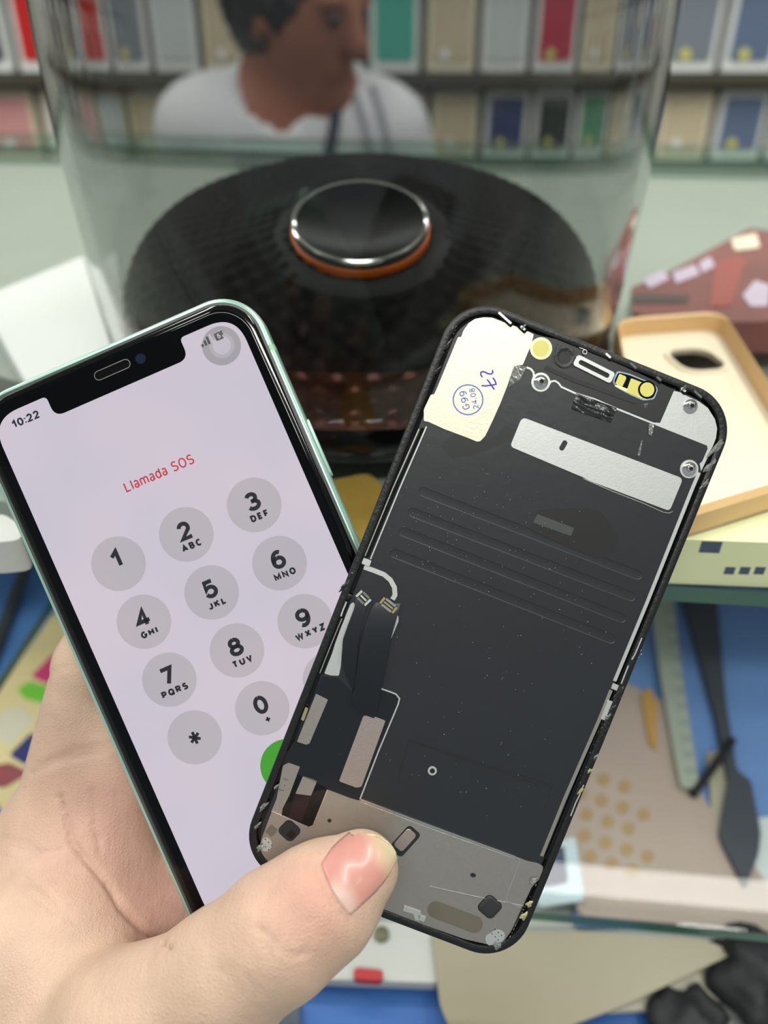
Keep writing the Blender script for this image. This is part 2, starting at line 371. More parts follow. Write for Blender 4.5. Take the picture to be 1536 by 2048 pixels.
for k in range(15):
    x = .93 - k * .129; c = upper[k]
    pack(x, ZA, c, c in ('beige', 'pink'), .112, .19, -3 + (k % 3) * 2, 'carton with a %s case on the upper back shelf, %s from the right' % (c, ordinal[k]), 'cartons on the upper back shelf', k % 2 == 0 or k < 4)
    c = lower[k]
    pack(x + .02, ZB, c, c in ('beige', 'pink', 'pale'), .112, .145, 2 - (k % 3) * 2, 'carton with a %s case on the lower back shelf, %s from the right' % (c, ordinal[k]), 'cartons on the lower back shelf')

# accessory packs on the right wall, mirrored in the dome
rack = empty('wall_rack', loc=(RX - .02, 1.05, 0)); tag(rack, 'slatted wall rack on the right wall, mirrored in the dome', 'rack')
for k in range(5): MB().box(-.015, .012, -1.2, 1.2, .9 + k * .28, .93 + k * .28).build('rail', M['board'], rack)
MB().box(.012, .019, -1.2, 1.2, .7, 2.2).build('back_panel', M['wall'], rack)
kk = ['pale', 'red', 'slate blue', 'dark', 'pale', 'teal', 'beige', 'pale', 'magenta', 'pale']; cnt = 0
for r_ in range(4):
    for k in range(10):
        y = .05 + k * .22; z = .98 + r_ * .28
        e = empty('accessory_pack', loc=(RX - .05, y, z)); c = kk[(k * 3 + r_ * 4) % 10]; tag(e, 'hanging accessory pack on the right wall rack, seen only mirrored in the dome', 'packet', 'packs on the right wall rack')
        MB().box(-.012, .012, -.05, .05, 0, .2).build('card', M['pack'], e); MB().box(-.022, -.012, -.035, .035, .02, .13).build('blister', WM[c], e)

rack2 = empty('wall_rack', loc=(-RX + .02, 1.05, 0)); tag(rack2, 'slatted wall rack on the left wall, mirrored in the dome', 'rack')
for k in range(5): MB().box(-.012, .015, -1.2, 1.2, .9 + k * .28, .93 + k * .28).build('rail', M['board'], rack2)
MB().box(-.019, -.012, -1.2, 1.2, .7, 2.2).build('back_panel', M['wall'], rack2)
for r_ in range(4):
    for k in range(10):
        e = empty('accessory_pack', loc=(-RX + .05,   .05 + k * .22, .98 + r_ * .28), rz=math.pi); c = kk[(k * 7 + r_ * 3 + 1) % 10]; tag(e, 'hanging accessory pack on the left wall rack, seen only mirrored in the dome', 'packet', 'packs on the left wall rack')
        MB().box(-.012, .012, -.05, .05, 0, .2).build('card', M['pack'], e); MB().box(-.022, -.012, -.035, .035, .02, .13).build('blister', WM[c], e)

# ------------------------------------------------------------------ the person sitting behind the counter
PX, PY = -.155, 1.32
def pt(x, y, z): return np.array([x, y, z])
TURN = rad(58)       # head turned to the right of the picture
hc = pt(PX + .035, PY - .035, 1.095)
fx_, fy_ = math.sin(TURN), -math.cos(TURN); sx_, sy_ = -fy_, fx_      # face direction, then the person's left
tl = rad(16)
HRm = np.array([[sx_, fx_ * math.cos(tl), fx_ * math.sin(tl)], [sy_, fy_ * math.cos(tl), fy_ * math.sin(tl)], [0, -math.sin(tl), math.cos(tl)]])   # columns: side, forward, up
def hd(s_, f_, u_): return hc + HRm @ np.array([s_, f_, u_])
def body_d(X):
    d = ell_d(X, hd(0, -.012, .03), (.074, .095, .105), HRm)
    d = smin(d, ell_d(X, hd(0, .03, -.045), (.056, .062, .075), HRm), .05)
    d = smin(d, ell_d(X, hd(0, .066, -.088), (.026, .024, .022), HRm), .03)         # chin
    d = smin(d, cone_d(X, hd(0, .09, .02), hd(0, .112, -.022), .009, .016), .018)   # nose
    d = smin(d, ell_d(X, hd(0, .083, -.058), (.026, .017, .013), HRm), .012)        # mouth
    for s_ in (-1, 1):
        d = smin(d, ell_d(X, hd(s_ * .034, .078, .028), (.024, .015, .012), HRm), .012)  # brow
        d = smin(d, ell_d(X, hd(s_ * .076, -.012, -.01), (.010, .022, .034), HRm), .008)
        d = -smin(-d, ell_d(X, hd(s_ * .033, .098, .008), (.015, .012, .009), HRm), .008) if False else np.maximum(d, -(ell_d(X, hd(s_ * .033, .103, .008), (.014, .014, .009), HRm)))
    d = smin(d, cone_d(X, hd(0, -.03, -.05), pt(PX, PY + .01, .93), .056, .062), .04)
    t = cone_d(X, pt(PX - .10, PY, .925), pt(PX + .10, PY, .925), .075, .075); t = smin(t, ell_d(X, pt(PX, PY, .76), (.165, .105, .2)), .06); t = smin(t, ell_d(X, pt(PX, PY + .01, .55), (.16, .115, .15)), .08)
    d = smin(d, t, .05)
    for s_ in (-1, 1):
        d = smin(d, cone_d(X, pt(PX + s_ * .165, PY, .92), pt(PX + s_ * .235, PY + .01, .64), .056, .043), .03)
        d = smin(d, cone_d(X, pt(PX + s_ * .235, PY + .01, .64), pt(PX + s_ * .15, PY - .17, .585), .041, .03), .02)
        d = smin(d, ell_d(X, pt(PX + s_ * .125, PY - .235, .575), (.036, .055, .02)), .02)
        for k in range(4): d = smin(d, cone_d(X, pt(PX + s_ * (.10 + .018 * k), PY - .27, .578), pt(PX + s_ * (.095 + .018 * k), PY - .335 + .008 * abs(k - 1.5), .562), .0095, .0075), .006)
        d = smin(d, cone_d(X, pt(PX + s_ * .1, PY - .22, .58), pt(PX + s_ * .07, PY - .275, .572), .011, .008), .01)
        d = smin(d, cone_d(X, pt(PX + s_ * .09, PY, .47), pt(PX + s_ * .11, PY - .40, .47), .085, .06), .05)
        d = smin(d, cone_d(X, pt(PX + s_ * .11, PY - .40, .47), pt(PX + s_ * .11, PY - .36, .08), .056, .038), .03)
        d = smin(d, cone_d(X, pt(PX + s_ * .11, PY - .36, .045), pt(PX + s_ * .115, PY - .50, .035), .036, .028), .03)
    return d
BP, BF = surface_net(body_d, (PX - .34, PY - .58, -.01), (PX + .34, PY + .2, 1.27), .0125, 1)
M['skin_brown'] = mat('brown_skin', S(152, 96, 74), .5, noise=.08, nscale=20)
def person_obj(name, P, F, m, parent=None): return np_obj(name, P - np.array([PX, PY, 0]), F, m, parent)
person = person_obj('person', BP, BF, M['skin_brown']); person.location = (PX, PY, 0)
tag(person, 'seated person in a white T-shirt with shoulder stripes behind the counter, head turned right', 'person')
def shirt_d(X):
    t = cone_d(X, pt(PX - .11, PY, .925), pt(PX + .11, PY, .925), .085, .085); t = smin(t, ell_d(X, pt(PX, PY, .76), (.178, .118, .21)), .06); t = smin(t, ell_d(X, pt(PX, PY + .01, .55), (.172, .126, .16)), .08)
    t = smin(t, cone_d(X, pt(PX, PY + .01, .91), pt(PX, PY + .01, .985), .085, .072), .04)
    for s_ in (-1, 1): t = smin(t, cone_d(X, pt(PX + s_ * .165, PY, .92), pt(PX + s_ * .225, PY + .01, .68), .068, .062), .035)
    t = np.maximum(t, .50 - X[..., 2]); t = np.maximum(t, -(cone_d(X, pt(PX, PY - .035, .985), pt(PX + .01, PY - .06, 1.09), .066, .10)))
    return t
SP, SF = surface_net(shirt_d, (PX - .36, PY - .2, .46), (PX + .36, PY + .22, 1.06), .0115, 1)
M['shirt'] = mat('white_shirt', S(214, 216, 220), .8, noise=.06, nscale=14)
shirt = person_obj('shirt', SP, SF, M['shirt'], person)
M['stripe'] = mat('dark_stripe', S(52, 54, 66), .8); M['stripe2'] = mat('grey_stripe', S(150, 152, 160), .8)
sbv = BVHTree.FromPolygons([tuple(p) for p in SP], [tuple(f) for f in SF])
def stripe(pts, w, m):
    b = MB(); L = []; Rr = []
    for (x, z) in pts:
        for dx_, out in ((-w / 2, L), (w / 2, Rr)):
            h_ = sbv.ray_cast(Vector((x + dx_, PY - .6, z)), Vector((0, 1, 0))); p = h_[0] if h_[0] else Vector((x + dx_, PY - .1, z)); out.append((p.x - PX, p.y - PY - .007, p.z))
    n_ = len(L); b.add(L + Rr, [(i, i + 1, n_ + i + 1, n_ + i) for i in range(n_ - 1)]); b.build('shirt_stripe', m, person, True)
stripe([(PX + .082, 1.0), (PX + .086, .98), (PX + .082, .95), (PX + .072, .91), (PX + .06, .86)], .017, M['stripe'])
for x in (.122, .152): stripe([(PX + x - .014, .995), (PX + x, .965), (PX + x + .012, .92), (PX + x + .02, .86)], .01, M['stripe2'])
def hair_d(X):
    q = ell_d(X, hd(0, -.034, .03), (.095, .108, .13), HRm)
    q = q + .006 * np.sin(X[..., 0] * 190) * np.sin(X[..., 1] * 170 + 1) * np.sin(X[..., 2] * 180)
    cut = cone_d(X, hd(0, .12, -.06), hd(0, .115, .012), .075, .060); q = np.maximum(q, -cut)
    loc = (X - hc) @ HRm; q = np.maximum(q, -(loc[..., 2] + .10 - 1.3 * np.clip(loc[..., 1] + .03, 0, 1))); return q
HAP, HAF = surface_net(hair_d, tuple(hc - .17), tuple(hc + .18), .009, 1)
person_obj('hair', HAP, HAF, mat('black_hair', S(18, 15, 15), .55, noise=.3, nscale=60, bump=1.0, bscale=120), person)
def trousers_d(X):
    t = ell_d(X, pt(PX, PY + .01, .50), (.168, .124, .12))
    for s_ in (-1, 1): t = smin(t, cone_d(X, pt(PX + s_ * .09, PY, .47), pt(PX + s_ * .11, PY - .40, .47), .094, .07), .05); t = smin(t, cone_d(X, pt(PX + s_ * .11, PY - .40, .47), pt(PX + s_ * .11, PY - .36, .13), .066, .052), .03)
    return np.maximum(t, X[..., 2] - .56)
TP_, TF_ = surface_net(trousers_d, (PX - .3, PY - .52, .06), (PX + .3, PY + .18, .6), .014, 1)
person_obj('trousers', TP_, TF_, mat('dark_denim', S(40, 48, 66), .8), person)
eye = MB()
for s_ in (-1, 1):
    c = hd(s_ * .033, .082, .008) - np.array([PX, PY, 0]); eye.lathe([(.0005, -.011), (.008, -.008), (.011, 0), (.008, .008), (.0005, .011)], 12, tuple(c))
eye.build('eyes', mat('dark_eyes', S(60, 48, 44), .2), person, True)
st = empty('stool', loc=(PX, PY + .01, 0)); tag(st, 'low black stool the person behind the counter sits on', 'stool')
MB().lathe([(.02, .325), (.17, .325), (.175, .345), (.15, .352)], 32).build('seat', M['black'], st, True)
for k in range(4): t_ = rad(45 + 90 * k); MB().tube([(.13 * math.cos(t_), .13 * math.sin(t_), .33), (.17 * math.cos(t_), .17 * math.sin(t_), 0)], .014, 10).build('leg', M['chrome'], st)

# ------------------------------------------------------------------ glass counter
CZ = .994; YAW = rad(-5.4); FZ = .79
pf = G(1400, 1176, CZ); pb = G(1450, 322, CZ)
counter = empty('glass_counter', loc=(pf.x, pf.y, 0), rz=YAW); CMi = (Matrix.Translation((pf.x, pf.y, 0)) @ Matrix.Rotation(YAW, 4, 'Z')).inverted()
tag(counter, 'glass-topped shop counter with a green glass edge carrying the speaker', 'counter')
D = (CMi @ pb).y
X0, X1 = -1.25, .95
M['glass_top'] = thin_glass('counter_glass', (.95, .98, .96, 1), 1.0)
M['glass_edge'] = mat('green_glass_edge', S(58, 96, 84), .15, spec=.6)
M['pale_deck'] = mat('pale_green_deck', S(160, 163, 158), .6, noise=.07, nscale=9)
def slab(name, x0, x1, y0, y1, z0, z1, parent, glass):
    g = MB().box(x0, x1, y0, y1, z0, z1).build(name, glass, parent); g.data.materials.append(M['glass_edge'])
    for p in g.data.polygons:
        if abs(p.normal.z) < .5: p.material_index = 1
    return g
slab('glass_top', X0, X1, 0, D, CZ - .006, CZ, counter, M['glass_top'])
MB().box(X0 + .02, X1 - .02, .04, D - .012, CZ - .022, CZ - .012).build('deck', M['pale_deck'], counter)
MB().box(X0, X1, D - .012, D, .2, CZ - .009).build('back_panel', mat('counter_back', S(120, 130, 122), .4), counter)
for x in (X0, X1 - .02): MB().box(x, x + .02, -.28, D, 0, CZ - .009).build('side_panel', M['glass_edge'], counter)
MB().box(X0 + .02, X1 - .02, -.30, D - .012, FZ - .03, FZ).build('case_floor', mat('case_floor', S(150, 156, 150), .5), counter)
MB().box(X0 + .02, X1 - .02, -.30, -.285, 0, FZ - .03).build('front_panel', mat('counter_front', S(176, 180, 176), .4), counter)
MB().box(X0, X1, D - .02, D + .005, CZ, CZ + .012).build('rear_rail', thin_glass('rail_glass', (.80, .90, .86, 1), 1.0), counter)
# lower glass shelf that steps out in front
ls = CMi @ G(1300, 1846, .85); ls1 = CMi @ G(1300, 1846, .85)
M['glass_low'] = thin_glass('shelf_glass', (.93, .95, .96, 1), .8)
slab('lower_glass_shelf', -.30, .42, ls.y, ls.y + .30, .844, .85, counter, M['glass_low'])
for x in (-.30, .40):
    for y in (ls.y + .03, ls.y + .27): MB().box(x, x + .02, y - .01, y + .01, FZ + .0036, .8435).build('shelf_support', M['chrome'], counter)

def flat(name, pts, z, h, m, label, cat, r=.003, group=None):
    z += .0004
    P = [G(x, y, z + h) for x, y in pts]; c = sum(P, Vector()) / len(P)
    o = MB().plate([rounded([(p.x - c.x, p.y - c.y) for p in P], r)], 0, h).build(name, m); o.location = (c.x, c.y, z)
    if label: tag(o, label, cat, group)
    return o
def sub(parent, name, pts, z, h, m, r=.002):
    """a printed, set-in or highlight-coloured piece of a flat thing"""
    z += .0004; P = [G(x, y, z + h) for x, y in pts]; L = parent.location
    return MB().plate([rounded([(p.x - L.x, p.y - L.y) for p in P], r)], z - L.z, z - L.z + h).build(name, m, parent)
M['blue'] = mat('blue_silicone', S(72, 116, 172), .55, noise=.05, nscale=30)
flat('work_mat', [(-420, 1120), (560, 1130), (560, 2160), (-500, 2160)], FZ, .003, M['blue'], 'blue silicone work mat under the left side of the glass', 'mat')
flat('work_mat', [(1150, 1140), (1640, 1160), (1800, 1850), (1150, 1850)], FZ, .003, mat('hazy_blue_silicone', S(108, 142, 192), .5, noise=.05, nscale=30), 'blue silicone work mat beneath the right lower glass shelf', 'mat')
flat('work_mat', [(565, 1940), (1300, 1960), (1420, 2200), (565, 2200)], FZ, .003, mat('deep_blue_silicone', S(46, 92, 158), .5, noise=.05, nscale=30), 'deep blue work mat at the bottom edge of the picture', 'mat')
Z1 = FZ + .0032
# left: printed card and cable
cd = flat('printed_card', [(150, 1165), (-10, 1390), (-140, 1600), (-60, 1690), (230, 1590), (360, 1290)], Z1, .002, mat('cream_card', S(214, 198, 146), .6, noise=.05, nscale=30), 'cream printed card with pink and green shapes left of the hand', 'card')
ZC = Z1 + .002
sub(cd, 'pink_print', [(62, 1352), (105, 1308), (150, 1320), (110, 1375)], ZC, .0003, mat('pink_ink', S(196, 60, 110), .6))
sub(cd, 'green_print', [(34, 1378), (60, 1362), (130, 1385), (110, 1410), (50, 1398)], ZC, .0003, mat('green_ink', S(112, 190, 60), .6))
sub(cd, 'navy_print', [(18, 1510), (62, 1465), (90, 1478), (50, 1530)], ZC, .0003, mat('navy_ink', S(48, 52, 104), .6))
sub(cd, 'red_print', [(-40, 1535), (20, 1525), (60, 1545), (10, 1575), (-40, 1570)], ZC, .0003, mat('maroon_ink', S(140, 70, 72), .6))
sub(cd, 'pale_print_or_highlight', [(0, 1425), (40, 1412), (70, 1440), (20, 1490), (-20, 1470)], ZC, .0003, mat('pale_ink', S(206, 200, 176), .6))
q = [G(70, 1090, FZ + .02), G(50, 1140, FZ + .016), G(22, 1215, FZ + .0075), G(-10, 1300, FZ + .0075), G(-60, 1420, FZ + .0075)]
c = q[2].copy(); o = MB().tube([tuple(p - c) for p in q], .0042, 12).build('cable', mat('grey_black_rubber', S(56, 62, 66), .45), None, True); o.location = c; tag(o, 'dark rubber cable running over the blue mat at the left edge', 'cable')
# right: tools and bags under the lower glass
bag = flat('clear_bag', [(1180, 1330), (1325, 1400), (1410, 1600), (1560, 1800), (1640, 1870), (1160, 1830), (1110, 1690)], Z1, .003, mat('hazy_plastic_bag', S(176, 158, 144), .35, noise=.1, nscale=18, bump=.6, bscale=40), 'hazy plastic bag with orange dots under the lower glass', 'bag')
M['dot'] = mat('orange_dots', S(166, 138, 98), .6)
for i in range(5):
    for j in range(3 + (i % 2)):
        x, y = 1165 + 42 * j + i * 4 - 8 * (i % 2), 1545 + 42 * i + 14 * j
        sub(bag, 'orange_dot', circle(x, y, 13, 14), Z1 + .003, .0003, M['dot'], 0)
flat('orange_tab', [(1282, 1390), (1298, 1372), (1314, 1400), (1313, 1500), (1300, 1488)], Z1 + .0033, .002, mat('orange_tape', S(184, 142, 80), .5), 'small orange tab against the perforated strip', 'tab')
stp = flat('perforated_strip', [(1298, 1180), (1345, 1180), (1362, 1330), (1400, 1575), (1362, 1575), (1322, 1360)], Z1 + .0055, .002, mat('frosted_strip', S(158, 164, 148), .5), 'pale perforated strip beside the black prying tool', 'strip')
for k in range(11): y = 1215 + 32 * k; x = 1330 + (y - 1200) * .135 + 6; sub(stp, 'perforation', [(x - 11, y), (x + 9, y), (x + 11, y + 12), (x - 9, y + 12)], Z1 + .0075, .0002, mat('strip_shade', S(140, 150, 140), .6) if k == 0 else bpy.data.materials['strip_shade'], 0)
tool = flat('prying_tool', [(1362, 1175), (1432, 1175), (1452, 1400), (1474, 1540), (1502, 1560), (1522, 1665), (1518, 1705), (1492, 1775), (1452, 1700), (1438, 1668), (1458, 1560), (1432, 1430)], Z1, .006, mat('dark_tool_plastic', S(68, 71, 76), .5), 'dark plastic prying tool with an arrow shaped tip under the glass', 'tool')
q = [G(1466, 1480, FZ + .012), G(1430, 1530, FZ + .012), G(1385, 1590, FZ + .01)]; c = q[1].copy(); o = MB().tube([tuple(p - c) for p in q], .0022, 8).build('thin_cable', M['black_matt'], None, True); o.location = c; tag(o, 'thin dark cable branching from the prying tool', 'cable')
flat('parts_card', [(1412, 1505), (1462, 1500), (1478, 1640), (1425, 1635)], Z1, .002, mat('beige_card', S(170, 164, 140), .6), 'small beige card left of the prying tool', 'card')
flat('white_strip', [(1490, 1640), (1560, 1630), (1580, 1800), (1530, 1815)], Z1, .002, M['paper'], 'white paper strip at the right edge by the tool tip', 'paper')
lc = flat('pale_blue_card', [(1070, 1700), (1150, 1672), (1170, 1800), (1075, 1815)], Z1 + .0033, .002, mat('pale_blue_card', S(196, 212, 214), .5), 'pale blue card with a navy square beside the display corner', 'card')
sub(lc, 'navy_square', [(1085, 1705), (1128, 1690), (1136, 1765), (1085, 1775)], Z1 + .0053, .0003, mat('slate_ink', S(72, 80, 104), .6))
# below the lower shelf edge
wp_ = flat('white_board', [(560, 1840), (880, 1845), (878, 1966), (560, 1955)], Z1 + .004, .006, mat('grey_white_plastic', S(176, 178, 172), .5, noise=.04, nscale=20), 'greyish white plastic board with a screw below the display', 'board')
cs = G(763, 1868, Z1 + .0112); L_ = wp_.location; MB().lathe([(.0035, 0), (.0035, .001), (.001, .0012)], 16, (cs.x - L_.x, cs.y - L_.y, .006)).build('screw', mat('old_brass', S(90, 88, 70), .4, metal=.7), wp_)
flat('red_clip', [(708, 1934), (768, 1940), (764, 1962), (706, 1958)], Z1 + .0102, .004, mat('red_plastic', S(160, 26, 30), .4), 'small red plastic piece on the edge of the white board', 'clip')
flat('beige_sheet', [(862, 1862), (1150, 1862), (1405, 1878), (1470, 1905), (1250, 2010), (930, 2130), (880, 2010)], Z1 + .011, .0015, mat('beige_plastic_sheet', S(136, 130, 107), .35, noise=.08, nscale=20, bump=.5, bscale=30), 'beige translucent plastic sheet below the lower glass edge', 'sheet')
flat('white_card', [(1180, 1990), (1432, 1895), (1440, 2012), (1210, 2022)], Z1 + .001, .003, mat('cream_white_card', S(200, 196, 178), .6), 'cream white card beneath the beige sheet, left of the black lump', 'card')
rnd = random.Random(4)
def lump(cx_, cy_, r_, z, label, seed):
    c = G(cx_, cy_, z); rr = random.Random(seed); bm = bmesh.new(); bmesh.ops.create_icosphere(bm, subdivisions=3, radius=r_)
    ph = [rr.random() * 6 for _ in range(6)]
    for v in bm.verts:
        d = v.co.normalized(); w = 1 + .18 * math.sin(3.1 * d.x * 2 + ph[0]) * math.sin(2.7 * d.y * 2 + ph[1]) + .14 * math.sin(5 * d.z + ph[2]) + .1 * math.sin(9 * d.x + 7 * d.y + ph[3]); v.co = Vector((d.x * w * r_, d.y * w * r_, max(-.5, d.z * w * .62) * r_))
    me = bpy.data.meshes.new('black_pouch'); bm.to_mesh(me); bm.free(); me.materials.append(M['pouch']); me.polygons.foreach_set('use_smooth', [True] * len(me.polygons))
    o = link(bpy.data.objects.new('black_pouch', me)); o.location = (c.x, c.y, z + r_ * .5); tag(o, label, 'pouch')
M['pouch'] = mat('black_cloth', S(26, 27, 30), .6, noise=.2, nscale=40, bump=.6, bscale=200)
lump(1505, 1968, .019, Z1, 'crumpled black cloth pouch at the lower right corner', 3)
lump(1370, 2072, .014, Z1, 'small black cloth bundle at the bottom edge, below the white card', 8)
flat('grey_box', [(545, 1985), (600, 1990), (598, 2080), (540, 2080)], Z1, .006, mat('dark_grey_box', S(60, 72, 84), .5), 'dark grey box at the bottom edge right of the thumb', 'box')

# ------------------------------------------------------------------ things on the counter top
flat('paper_pad', [(-40, 596), (166, 512), (226, 705), (70, 800)], CZ, .009, M['paper'], 'white paper pad lying left of the speaker dome', 'paper')
flat('foil_packet', [(655, 962), (738, 945), (768, 975), (742, 1075), (690, 1130), (650, 1100)], CZ, .003, mat('gold_foil', S(160, 134, 62), .38, metal=.55, noise=.2, nscale=60, bump=.8, bscale=120), 'gold foil packet in front of the speaker base between the phones', 'packet', .004)
flat('white_adapter', [(-40, 1038), (4, 1026), (40, 1050), (46, 1080), (-40, 1088)], CZ, .012, mat('white_plastic', S(190, 195, 190), .35), 'white plastic adapter at the left front edge of the counter', 'adapter', .004)
flat('dark_pouch', [(-30, 745), (60, 770), (30, 850), (-40, 900)], CZ, .006, mat('dark_green_cloth', S(70, 74, 66), .6), 'dark pouch left of the phone, below the white pad', 'pouch')
mr = flat('maroon_pack', [(1262, 575), (1335, 545), (1500, 456), (1600, 470), (1640, 640), (1420, 645), (1268, 628)], CZ, .016, mat('maroon_plastic', S(122, 72, 68), .22, noise=.35, nscale=26, bump=.5, bscale=50), 'dark maroon glossy package lying right of the dome', 'package', .004)
zt = CZ + .016
M['maroon_dark'] = mat('maroon_dark', S(70, 62, 60), .3); M['lav'] = mat('lavender_highlight', S(190, 178, 196), .3); M['mred'] = mat('brick_print', S(150, 78, 72), .3)  # lavender pieces are highlights on the glossy plastic, painted as flat patches
sub(mr, 'pale_print_or_highlight', [(1285, 560), (1325, 540), (1340, 556), (1300, 576)], zt, .0004, M['lav']); sub(mr, 'pale_print_or_highlight', [(1345, 545), (1390, 528), (1400, 548), (1352, 566)], zt, .0004, M['lav'])
sub(mr, 'pale_print_or_highlight', [(1398, 525), (1420, 512), (1430, 532), (1404, 545)], zt, .0004, M['lav']); sub(mr, 'pale_print_or_highlight', [(1485, 590), (1510, 560), (1540, 570), (1536, 612), (1500, 612)], zt, .0004, M['lav'])
sub(mr, 'brick_print', [(1430, 528), (1476, 508), (1492, 520), (1462, 610), (1420, 612)], zt, .0004, M['mred']); sub(mr, 'dark_print', [(1264, 588), (1380, 590), (1376, 606), (1266, 605)], zt, .0004, M['maroon_dark']); sub(mr, 'cream_label', [(1462, 478), (1512, 466), (1520, 494), (1470, 500)], zt, .0004, M['pack_cream'])
# box of parts with the cream case on it
bx = flat('parts_box', [(1235, 860), (1650, 870), (1720, 1092), (1170, 1072)], CZ, .017, mat('yellow_green_box', S(218, 224, 178), .5, noise=.04, nscale=30), 'pale yellow-green box at the counter edge under the cream case', 'box', .002)
case = None
def case_build():
    z = CZ + .0172; th = .0016
    P = [G(x, y, z + th) for x, y in ((1222, 668), (1438, 652), (1640, 985), (1300, 1092))]; c = sum(P, Vector()) / 4
    e = empty('phone_case', loc=(c.x, c.y, z)); tag(e, 'cream phone case lying open side up behind the display corner', 'phone case')
    q = [(p.x - c.x, p.y - c.y) for p in P]; out = rounded(q, [.012, .012, .012, .012], 10); cx_ = sum(x for x, y in out) / len(out); cy_ = sum(y for x, y in out) / len(out)
    ins = rounded([(x * .975, y * .975) for x, y in q], .0115, 10); ins2 = rounded([(x * .955, y * .955) for x, y in q], .011, 10)
    hl = G(1392, 722, z + th); hx, hy = hl.x - c.x, hl.y - c.y; u = Vector((q[1][0] - q[0][0], q[1][1] - q[0][1])).normalized(); an = math.atan2(u.y, u.x)
    hole = rot(rrect(.019, .021, .007, 6, hx, hy), an, hx, hy)
    m = mat('cream_silicone', S(232, 222, 196), .45, sss=.1); m2 = mat('tan_silicone_rim', S(214, 178, 126), .45)
    MB().plate([out, hole[::-1]], 0, th).build('back_panel', m, e)
    MB().rings([[(x, y, zz) for x, y in L] for L, zz in ((out, 0), (out, .008), (ins, .0095), (ins2, .0088), (ins2, th))], False, False).build('rim', m2, e, True)
    h2 = [(hx + (x - hx) * 1.16, hy + (y - hy) * 1.14) for x, y in hole]
    MB().rings([[(x, y, zz) for x, y in L] for L, zz in ((hole, 0), (hole, th + .001), (h2, th + .001), (h2, th))], False, False).build('camera_rim', m, e)
case_build()
bm_ = mat('faded_blue_marks', S(70, 84, 104), .6)
def front_mark(x, y, w, h):
    """printed mark on the front wall of the parts box"""
    p0 = Vector((bx.location.x, bx.location.y, 0)); fr_ = [G(1170, 1072, CZ + .017), G(1720, 1092, CZ + .017)]
    dirx = (fr_[1] - fr_[0]).normalized(); nrm = Vector((dirx.y, -dirx.x, 0)); d = ray(x, y); t = (fr_[0] - Vector((0, 0, CAM_Z))).dot(nrm) / d.dot(nrm); c = Vector((0, 0, CAM_Z)) + d * t
    v = []
    for off in (.0006, -.0004):
        for sx, sz in ((-1, -1), (1, -1), (1, 1), (-1, 1)): q = c + dirx * sx * w / 2 + Vector((0, 0, sz * h / 2)) + nrm * off - bx.location; v.append(q)
    MB().add(v, [(0, 1, 2, 3), (7, 6, 5, 4), (0, 4, 5, 1), (1, 5, 6, 2), (2, 6, 7, 3), (3, 7, 4, 0)]).build('printed_mark', bm_, bx)
for x in (1458, 1488, 1518): front_mark(x, 1139, .0030, .0028)
front_mark(1420, 1092, .006, .0042)

# ------------------------------------------------------------------ the domed speaker
AZ = rad(-1.65); DS = .356; SR = .1165
spk = empty('dome_speaker', loc=(DS * math.sin(AZ), DS * math.cos(AZ), CZ + .0002)); tag(spk, 'large clear-domed black speaker standing on the glass counter behind the phones', 'speaker')
MB().lathe([(.07, 0), (SR - .008, 0), (SR - .002, .003), (SR, .007), (SR, .013), (SR - .002, .0165), (SR - .006, .017)], 96).build('base_ring', M['black_gloss'], spk, True)
# clear dome: outer and inner wall
outp = [(SR - .0015, .017), (SR, .03), (SR + .002, .06), (SR + .0036, .10), (SR + .003, .14), (SR - .001, .175), (SR - .010, .21), (SR - .026, .24), (SR - .05, .263), (SR - .08, .276), (.012, .281), (.0005, .2812)]
wall = .0045
def inset(pf_, d):
    o = []
    for i, (r, z) in enumerate(pf_):
        a_ = pf_[max(0, i - 1)]; b_ = pf_[min(len(pf_) - 1, i + 1)]; t = Vector((b_[0] - a_[0], b_[1] - a_[1])).normalized(); o.append((max(.0005, r - t.y * d), z + t.x * d))
    o[0] = (pf_[0][0] - d, pf_[0][1]); return o
def smooth_prof(pf_, n=5):
    out = []
    for i in range(len(pf_) - 1):
        p0 = pf_[max(0, i - 1)]; p1 = pf_[i]; p2 = pf_[i + 1]; p3 = pf_[min(len(pf_) - 1, i + 2)]
        for k in range(n):
            u = k / n; out.append(tuple(.5 * (2 * p1[j] + (p2[j] - p0[j]) * u + (2 * p0[j] - 5 * p1[j] + 4 * p2[j] - p3[j]) * u * u + (3 * p1[j] - p0[j] - 3 * p2[j] + p3[j]) * u ** 3) for j in (0, 1)))
    out.append(pf_[-1]); return out
op = smooth_prof(outp); ip = inset(op, wall)
M['dome'] = mat('smoky_acrylic', (.68, .69, .69, 1), 0.0, trans=1.0, ior=1.33, spec=.5)
MB().lathe(op + ip[::-1] + [op[0]], 128, (0, 0, 0), False, False).build('dome', M['dome'], spk, True)
